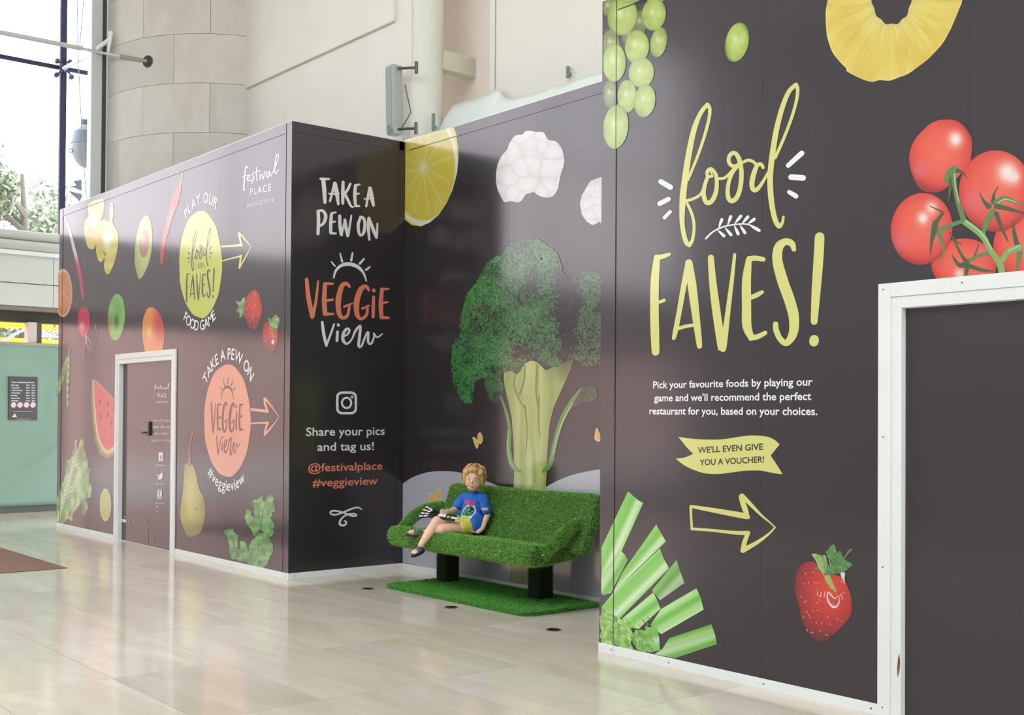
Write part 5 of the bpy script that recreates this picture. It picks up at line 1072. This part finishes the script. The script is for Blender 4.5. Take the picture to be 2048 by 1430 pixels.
back = sweep([(6.05, .46), (6.11, .56), (6.17, .70), (6.222, .83)] + arc(6.262, .845, .042, 160, -20, 6) + [(6.25, .69), (6.19, .53), (6.15, .44)], -8.34, -6.45, 40, 'backrest', bench, 5)
for sx, pth in ((-8.41, [(5.74, .46), (5.80, .53), (5.885, .605), (6.0, .655), (6.11, .672), (6.2, .675)]), (-6.57, [(5.78, .44), (5.845, .485), (5.93, .55), (6.03, .618), (6.16, .665), (6.31, .68)])):
    am = MB().tube([Vector(p) - Vector((BX, BY, BZ)) for p in crom([(sx, q[0], q[1]) for q in pth], .04)], .042, 14).build('arm', m_under, bench, smooth=True)
    blades(am, 11000, .020, .0018, TG, int(-sx * 10))
blades(seat, 85000, .017, .0018, TG, 1); blades(back, 75000, .017, .0018, TG, 2)
for lx0, ly0 in ((-8.345, 6.09), (-7.125, 6.11)):
    lg = MB().box((lx0 - BX, ly0 - BY, 0), (lx0 + .145 - BX, ly0 + .145 - BY, .40)).build('leg', mat('leg_turf_shaded', (34, 50, 26), .9), bench, bevel=.012)  # leg turf coloured darker than the seat, shade under the bench included
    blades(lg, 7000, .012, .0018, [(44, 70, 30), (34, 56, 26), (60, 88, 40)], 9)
# rounded turf mat under it
x0, x1, y0, y1, r = -8.47, -6.56, 5.60, 6.40, .12; pl = []
for (cx_, cy_, a0) in ((x1 - r, y1 - .02, 0), (x0 + r, y1 - .02, 90), (x0 + r, y0 + r, 180), (x1 - r, y0 + r, 270)):
    for a in np.linspace(a0, a0 + 90, 7):
        rr = r if a0 >= 180 else .02; pl.append(((cx_ if a0 >= 180 else (x1 - .02 if a0 == 0 else x0 + .02)) + rr * math.cos(math.radians(a)), cy_ + rr * math.sin(math.radians(a))))
tmat = MB().prism(pl, lambda a, b: (a, b, .0), lambda a, b: (a, b, .028)).build('turf_mat', m_under); tag(tmat, 'rounded green artificial grass mat on the floor under the bench', 'mat')
blades(tmat, 80000, .016, .0018, MG_, 4)

# recessed floor lights in front of the mat
for i, (x, y) in enumerate(((-8.459, 5.445), (-7.257, 5.438), (-6.062, 5.437))):
    e_ = empty('floor_light', (x, y, 0)); tag(e_, ('small dark round floor light left of the turf mat', 'small dark round floor light in front of the turf mat', 'small dark round floor light near the right front')[i], 'light', 'floor lights before the recess')
    MB().tube([(0, 0, .0005), (0, 0, .005)], .052, 24).build('rim', m_lock, e_); MB().tube([(0, 0, .005), (0, 0, .0062)], .04, 24).build('lens', mat('dark_lens', (30, 32, 34), .15), e_)
    for k in range(4): MB().tube([(.045 * math.cos(k * 1.57 + .5), .045 * math.sin(k * 1.57 + .5), .005), (.045 * math.cos(k * 1.57 + .5), .045 * math.sin(k * 1.57 + .5), .0065)], .004, 6).build('screw', m_screw, e_)

# ================================================================== CHILD
ch = empty('person', (-7.77, 6.0, .49)); tag(ch, 'blond child in blue T-shirt and yellow shorts sitting on the turf bench holding a toy', 'person')
CO = Vector((-7.77, 6.0, .49))
def chain(mb, pts, rad, n=None, sq=None):
    """closely packed balls along a line; becomes one skin after remeshing"""
    pts = [Vector(p) for p in pts]
    for i in range(len(pts) - 1):
        L_ = (pts[i + 1] - pts[i]).length; k = max(2, int(L_ / (min(rad[i], rad[i + 1]) * .3)))
        for j in range(k + 1):
            t = j / k; rr = rad[i] * (1 - t) + rad[i + 1] * t; mb.sphere(pts[i].lerp(pts[i + 1], t) - CO, rr, 12, 8)
def skin(mb, name, vox, m, parent, it=6, cols=None):
    o = link('tmp', mb.mesh('tmp', fix=False)); rm = o.modifiers.new('r', 'REMESH'); rm.mode = 'VOXEL'; rm.voxel_size = vox; rm.use_smooth_shade = True
    sm = o.modifiers.new('s', 'SMOOTH'); sm.factor = .5; sm.iterations = it
    dg = bpy.context.evaluated_depsgraph_get(); me = bpy.data.meshes.new_from_object(o.evaluated_get(dg)); bpy.data.objects.remove(o)
    me.materials.clear(); q = link(name, me, parent, m); me.polygons.foreach_set('use_smooth', [True] * len(me.polygons))
    if cols is not None:
        V = np.zeros(len(me.vertices) * 3, np.float32); me.vertices.foreach_get('co', V); c = cols(V.reshape(-1, 3) + np.array(CO)); a = me.color_attributes.new('Col', 'FLOAT_COLOR', 'POINT'); c4 = np.ones((len(c), 4), np.float32); c4[:, :3] = s2l(np.clip(c, 0, 255)); a.data.foreach_set('color', c4.ravel())
    return q
HIPL, HIPR = (-7.705, 5.985, .565), (-7.835, 5.985, .565); PEL = (-7.77, 6.0, .57); CHE = (-7.757, 6.045, .715); NB = (-7.742, 6.045, .83)
SHL, SHR = (-7.642, 6.062, .795), (-7.858, 6.01, .79)
ELL, WRL = (-7.606, 6.075, .665), (-7.602, 6.02, .552); ELR, WRR = (-7.885, 5.945, .695), (-7.838, 5.815, .682)
KNR, ANR = (-7.815, 5.705, .612), (-7.83, 5.555, .425); KNL, ANL = (-7.755, 5.715, .548), (-7.985, 5.70, .502)
HS = 1.08
HD = Vector((-7.718, 6.012, .958)); FD = Vector((.70, -.715, -.02)).normalized(); FR = FD.cross(Vector((0, 0, 1))).normalized(); FU = FR.cross(FD).normalized()
Rr = Matrix.Rotation(math.radians(-5), 3, FD); FR = Rr @ FR; FU = Rr @ FU
HM = Matrix((FR, FD, FU)).transposed()            # columns: face right, forward, up
def hp_(x, y, z): return HD + HM @ Vector((x * HS, y * HS, z * HS))
bd = MB()
chain(bd, [PEL, CHE, NB], [.075, .082, .05]); chain(bd, [HIPL, HIPR], [.07, .07]); chain(bd, [SHL, (-7.745, 6.04, .79), SHR], [.034, .05, .034])
chain(bd, [NB, (-7.735, 6.035, .875), HD - FU * .05], [.036, .033, .036])
for a in ([SHL, ELL, WRL], [SHR, ELR, WRR]): chain(bd, a, [.034, .027, .019])
chain(bd, [HIPR, KNR, (-7.822, 5.63, .52), ANR], [.062, .046, .040, .024]); chain(bd, [HIPL, KNL, (-7.87, 5.70, .53), ANL], [.062, .045, .040, .025])
# head
def hball(x, y, z, r): bd.sphere(hp_(x, y, z) - CO, tuple(q * HS for q in r), 16, 12, M=HM.to_4x4())
hball(0, -.012, .018, (.071, .084, .080)); hball(0, .012, -.022, (.061, .066, .070)); hball(0, .03, -.058, (.040, .038, .034))
hball(.03, .045, -.034, (.026, .024, .026)); hball(-.03, .045, -.034, (.026, .024, .026)); hball(0, .05, .012, (.05, .026, .03))
hball(0, .078, -.014, (.0095, .013, .013)); hball(0, .071, .002, (.007, .010, .018)); hball(0, .066, -.046, (.019, .010, .008)); hball(0, .063, -.055, (.016, .010, .007))
for s_ in (-1, 1): hball(s_ * .07, -.008, -.012, (.010, .018, .024))
# hands: palm, four fingers and a thumb each
def hand(wr_, palm, fdir, side, thumb, curl, fl=.034):
    wr_ = Vector(wr_); palm = Vector(palm); fdir = Vector(fdir).normalized(); side = Vector(side).normalized(); dn = fdir.cross(side).normalized() * curl
    chain(bd, [wr_, palm], [.018, .019]); 
    for k, L_ in enumerate((.88, 1., .95, .76)):
        off = side * ((k - 1.5) * .0115); b0 = palm + off * .9; p1 = b0 + fdir * .020 + off * .2; p2 = p1 + fdir * fl * .5 * L_ + dn * .008; p3 = p2 + fdir * fl * .5 * L_ + dn * .02
        chain(bd, [b0, p1, p2, p3], [.009, .0072, .0066, .0056])
    t0 = wr_.lerp(palm, .45); tv = Vector(thumb).normalized(); t1 = t0 + tv * .022; t2 = t1 + (tv * .4 + fdir * .6).normalized() * .02; chain(bd, [t0, t1, t2], [.010, .0082, .0066])
hand(WRL, (-7.618, 5.985, .522), (-.15, -1, -.12), (1, -.1, 0), (-1, -.2, -.1), .5)
hand(WRR, (-7.825, 5.775, .678), (.45, -.85, -.05), (.6, .4, -.75), (.1, -.3, .9), 1.2)
# bare feet
for an, toe in ((ANR, (-7.795, 5.47, .376)), (ANL, (-8.035, 5.60, .508))):
    a = Vector(an); t = Vector(toe); h_ = a + (a - Vector(toe)).normalized() * .015 + Vector((0, 0, -.035 if an is ANR else -.012)); chain(bd, [a, h_], [.025, .025]); chain(bd, [h_, h_.lerp(t, .6), t], [.026, .028, .023])
    sd = (t - h_).cross(Vector((0, 0, 1))).normalized()
    for k in range(5): q0 = t + sd * (k - 2) * .010; chain(bd, [q0, q0 + (t - h_).normalized() * (.026 - .003 * abs(k - (1 if an is ANR else 3)))], [.008, .0068 if k else .008])
def skc(V):
    c = np.tile(np.array([240., 194., 166.]), (len(V), 1)); q = (V - np.array(HD)) @ np.array(HM) / HS
    for (x, y, z, r, col, s_) in ((.034, .06, -.03, .02, (226, 138, 118), .55), (-.034, .06, -.03, .02, (226, 138, 118), .55), (0, .08, -.016, .011, (226, 146, 122), .5)):
        t = np.exp(-((q - [x, y, z]) ** 2).sum(1) / r ** 2) * s_; c = c * (1 - t[:, None]) + np.array(col) * t[:, None]
    n_ = vn(V[:, :2] * 40 + V[:, 2:] * 31 + 60, 1., 3) - .5; return c + n_[:, None] * 8
body = skin(bd, 'body', .0036, mat('skin', attr=True, rough=.5), ch, 4, skc)
# face details
m_eyew = mat('eye_white', (236, 232, 228), .3); m_eye = mat('eye_dark', (62, 64, 66), .2); m_lip = mat('lips', (190, 96, 92), .5); m_brow = mat('brow', (168, 122, 80), .8)
for s_ in (-1, 1):
    ew = MB().sphere(hp_(s_ * .027, .0655, -.002) - CO, (.0115, .008, .0050), 14, 10, M=HM.to_4x4()).build('eye', m_eyew, body, smooth=True)
    MB().sphere(hp_(s_ * .027, .0718, -.002) - CO, (.0048, .0032, .0046), 12, 8, M=HM.to_4x4()).build('iris', m_eye, body, smooth=True)
    MB().tube([hp_(s_ * (.014 + .027 * t), .0745 - .012 * t * t, .0165 + .006 * math.sin(t * 2.6)) - CO for t in np.linspace(0, 1, 6)], [.0018, .0026, .0028, .0026, .002, .001], 8).build('eyebrow', m_brow, body, smooth=True)
    MB().tube([hp_(s_ * (.015 + .025 * t), .0735 - .010 * t * t, .0045 + .0035 * math.sin(t * 3.1)) - CO for t in np.linspace(0, 1, 6)], .0013, 6).build('eyelid', mat('lash', (96, 66, 48), .8), body)
MB().tube([hp_(.023 * t, .0772 - .016 * t * t, -.050 + .0065 * t * t) - CO for t in np.linspace(-1, 1, 9)], [.001, .0022, .003, .0034, .0034, .0034, .003, .0022, .001], 8).build('mouth', m_lip, body, smooth=True)
# hair: thick wavy blond mop
hb = MB()
def hs(x, y, z, r): hb.sphere(hp_(x, y, z) - CO, tuple(q * HS for q in r), 14, 10, M=HM.to_4x4())
hs(0, -.022, .034, (.080, .088, .082)); hs(0, -.05, -.015, (.074, .055, .07)); hs(0, .04, .075, (.055, .04, .026))
for s_ in (-1, 1): hs(s_ * .066, -.012, -.0, (.022, .045, .055)); hs(s_ * .05, .04, .055, (.03, .03, .026)); hs(s_ * .07, .012, .03, (.016, .03, .035))
HC_ = [(214, 176, 116), (232, 200, 142), (190, 148, 92), (222, 186, 124), (168, 126, 76)]
hair = skin(hb, 'hair', .005, mat('blond_hair', attr=True, rough=.5, bump=(90, .5)), ch, 3, lambda V: np.array([206, 166, 108]) + ((vn(np.stack([V[:, 0] * 60 + V[:, 1] * 60, V[:, 2] * 14], 1) + 60, 1., 5) - .5) * 70)[:, None])
st = MB(); rn = random.Random(4)
for k in range(520):
    az = rn.uniform(-math.pi, math.pi); el = math.asin(rn.uniform(-.25, 1)); fx = math.sin(az) * math.cos(el); fy = math.cos(az) * math.cos(el); fz = math.sin(el)
    if fy > .45 and fz < .62: continue
    if abs(az) < 1.15 and fz < .5: continue
    p = Vector((fx * .079, -.02 + fy * .088, .032 + fz * .082)); nrm = Vector((fx, fy, fz)); ln = rn.uniform(.035, .06); ph = rn.uniform(0, 6.28); P_ = []
    dn = (Vector((rn.uniform(-.3, .3), rn.uniform(-.3, .3) - .1 * fy, -1)) - nrm * 0.0); dn = (dn - nrm * dn.dot(nrm)).normalized() if abs(fz) < .97 else Vector((fx, fy + .4, -.1)).normalized(); sdv = nrm.cross(dn)
    for j in range(6):
        t = j / 5; P_.append(hp_(*(p + dn * ln * t + nrm * (.005 + .006 * math.sin(t * 5 + ph)) + sdv * .006 * math.sin(t * 7 + ph) + Vector((0, 0, -.008 * t * t)))) - CO)
    st.tube(P_, [.0042, .005, .0048, .004, .003, .0012], 5, col=s2l(HC_[k % 5]))
lk_ = st.build('locks', MATS['blond_hair'], hair, smooth=True, cols=True)
# T-shirt with prints
sh = MB()
chain(sh, [(-7.77, 6.0, .575), CHE, (-7.747, 6.045, .80)], [.098, .098, .066]); chain(sh, [(-7.71, 6.01, .585), (-7.83, 6.0, .60)], [.088, .084]); chain(sh, [(-7.70, 6.04, .57), (-7.80, 6.05, .57)], [.084, .08]); chain(sh, [(-7.695, 6.0, .572), (-7.70, 6.02, .60)], [.086, .088]); chain(sh, [SHL, (-7.745, 6.04, .785), SHR], [.042, .06, .042])
chain(sh, [SHL, Vector(SHL).lerp(Vector(ELL), .72)], [.042, .047]); chain(sh, [SHR, Vector(SHR).lerp(Vector(ELR), .6)], [.042, .045]); chain(sh, [(-7.745, 6.045, .80), (-7.738, 6.04, .826)], [.060, .05])
TF = Vector((.32, -.95, 0)).normalized(); TRt = TF.cross(Vector((0, 0, 1))).normalized()
def shc(V):
    c = np.tile(np.array([38., 104., 196.]), (len(V), 1)); q = V - np.array([-7.76, 6.03, .70]); x = q @ np.array(TRt); y = q @ np.array(TF); z = q[:, 2]; fr = y > .02
    c += ((vn(np.stack([x * 30 + 70, z * 18 + 30], 1), 1., 5) - .5) * 26)[:, None]
    a = np.hypot((x + .022 + z * .25) / .058, (z + .03) / .078); c[fr & (a < 1)] = (236, 240, 238); n_ = vn(np.stack([x * 140 + 70, z * 140 + 60], 1), 1., 8); w = fr & (a < .86); c[w] = ramp(n_ + (-z[w].mean() - 0) * 0 if False else n_, [(.2, (24, 44, 46)), (.5, (60, 110, 88)), (.8, (130, 196, 150))])[w]; lo = fr & (a < .86) & (z < -.045); c[lo] = (150, 226, 150)
    t = fr & (np.abs(z - .066 - x * .12) < .018) & (np.abs(x + .012) < .052) & (n_ > .3); c[t] = (214, 50, 110); c[fr & (np.abs(z - .048 - x * .1) < .008) & (np.abs(x + .02) < .04) & (n_ > .45)] = (190, 60, 120)
    d = V - np.array([-7.60, 6.03, .715]); c[(np.abs(d[:, 2]) < .010) & (np.abs(d[:, 0]) < .05) & (V[:, 1] < 6.055) & (V[:, 0] > -7.625)] = (232, 170, 150); return c
shirt = skin(sh, 't_shirt', .0032, mat('shirt_cotton', attr=True, rough=.8), ch, 6, shc)
so_ = MB(); chain(so_, [HIPL, Vector(HIPL).lerp(Vector(KNL), .24)], [.078, .076]); chain(so_, [HIPR, Vector(HIPR).lerp(Vector(KNR), .5)], [.083, .068]); chain(so_, [HIPL, HIPR], [.078, .078])
def soc(V): c = np.tile(np.array([222., 204., 92.]), (len(V), 1)); e_ = np.abs(V[:, 1] - (5.858 if True else 0)) < .006; c[e_ & (V[:, 0] > -7.77)] = (250, 248, 236); return c + ((vn(V[:, :2] * 25 + 40, 1., 6) - .5) * 24)[:, None]
skin(so_, 'shorts', .0045, mat('shorts_cotton', attr=True, rough=.8), ch, 5, soc)
# sandals
m_sand = mat('sandal_grey', (86, 98, 106), .6); m_sole = mat('sandal_sole', (38, 42, 46), .7)
for an, toe in ((ANR, (-7.795, 5.47, .376)), (ANL, (-8.035, 5.60, .508))):
    a = Vector(an); t = Vector(toe); lo = -.035 if an is ANR else -.012; h_ = a + (a - t).normalized() * .015 + Vector((0, 0, lo)); f_ = (t - h_).normalized(); sd = f_.cross(Vector((0, 0, 1))).normalized(); u_ = sd.cross(f_).normalized()
    sl = MB(); V = []; outl = []
    for q in np.linspace(0, 2 * math.pi, 24, endpoint=False):
        L_ = (t - h_).length / 2 + .042; w = .034 + .004 * math.cos(q); outl.append((math.cos(q) * L_, math.sin(q) * w))
    cen = h_.lerp(t, .5) + f_ * .006 - u_ * .032
    sl.prism(outl, lambda p, q: tuple(cen + f_ * p + sd * q - CO), lambda p, q: tuple(cen + f_ * p + sd * q + u_ * .013 - CO)); sn = sl.build('sandal', m_sole, ch, bevel=.003)
    for (pos, wd_, rr) in ((.62, .032, .034), (.25, .018, .033)):
        c0 = h_.lerp(t, pos); MB_ = MB(); rows = []
        for q in np.linspace(-.35, math.pi + .35, 12): rows.append(c0 + sd * math.cos(q) * rr + u_ * (math.sin(q) * rr * .92 - .004))
        V = []
        for p in rows: V += [tuple(p - f_ * wd_ - CO), tuple(p + f_ * wd_ - CO)]
        MB_._add(V, [(2 * i, 2 * i + 2, 2 * i + 3, 2 * i + 1) for i in range(11)]); so2 = MB_.build('strap', m_sand, sn, smooth=True); so2.modifiers.new('thick', 'SOLIDIFY').thickness = .004
# wristband
wv = (Vector(WRR) - Vector(ELR)).normalized(); wa = wv.cross(Vector((0, 0, 1))).normalized(); wb2 = wa.cross(wv)
MB().tube([Vector(WRR) - wv * .018 + (wa * math.cos(q) + wb2 * math.sin(q)) * .0215 - CO for q in np.linspace(0, 2 * math.pi, 19)], .005, 8, cap=False).build('wristband', mat('green_band', (110, 200, 90), .5), ch, smooth=True)
# toy in the lap
A_, B_ = Vector((-7.895, 5.685, .675)), Vector((-7.69, 5.81, .642)); ax = (B_ - A_).normalized(); ay = Vector((.42, -.36, .83)).cross(ax).normalized(); az_ = ax.cross(ay); LT = (B_ - A_).length
toy = empty('toy', tuple(A_)); tag(toy, 'flat black and white toy with finger-like bars lying in the child\'s lap', 'toy')
TM = Matrix((ax, ay, az_)).transposed().to_4x4(); m_tb = mat('toy_black', (26, 26, 30), .4); m_tw = mat('toy_white', (232, 228, 236), .4); m_tg = mat('toy_green', (150, 214, 110), .4)
MB().box((.05, -.035, -.008), (LT, .03, .006), TM).build('handle', m_tb, toy, bevel=.004); MB().box((-.01, -.05, -.008), (.075, .05, .006), TM).build('palm', m_tb, toy, bevel=.006)
for k, (a0, a1, y0_, m_) in enumerate(((.085, .155, -.012, m_tw), (.165, .19, -.010, m_tg), (.2, .258, -.012, m_tw), (.09, .15, .014, m_tw))): MB().box((a0, y0_ - .012, .006), (a1, y0_ + .012, .012), TM).build('bar', m_, toy, bevel=.003)
for k in range(4):
    Mk = TM @ Matrix.Translation((-.0, -.045 + k * .03, 0)) @ Matrix.Rotation(math.radians(22 - k * 14), 4, 'Z'); f = MB().box((-.07, -.011, -.006), (.01, .011, .006), Mk).build('finger', m_tb, toy, bevel=.003); MB().box((-.066, -.008, .006), (-.036, .008, .010), Mk).build('bar', m_tw, f, bevel=.002); MB().box((-.030, -.008, .006), (.004, .008, .010), Mk).build('bar', m_tw, f, bevel=.002)
Mt = TM @ Matrix.Translation((.03, .03, .01)) @ Matrix.Rotation(math.radians(-32), 4, 'Y') @ Matrix.Rotation(math.radians(18), 4, 'Z'); th = MB().box((-.085, -.014, 0), (.02, .014, .011), Mt).build('finger', m_tb, toy, bevel=.003)
for a0, a1 in ((-.08, -.045), (-.04, -.008)): MB().box((a0, -.011, .011), (a1, .011, .015), Mt).build('bar', mat('toy_pink', (226, 196, 214), .4), th, bevel=.002)
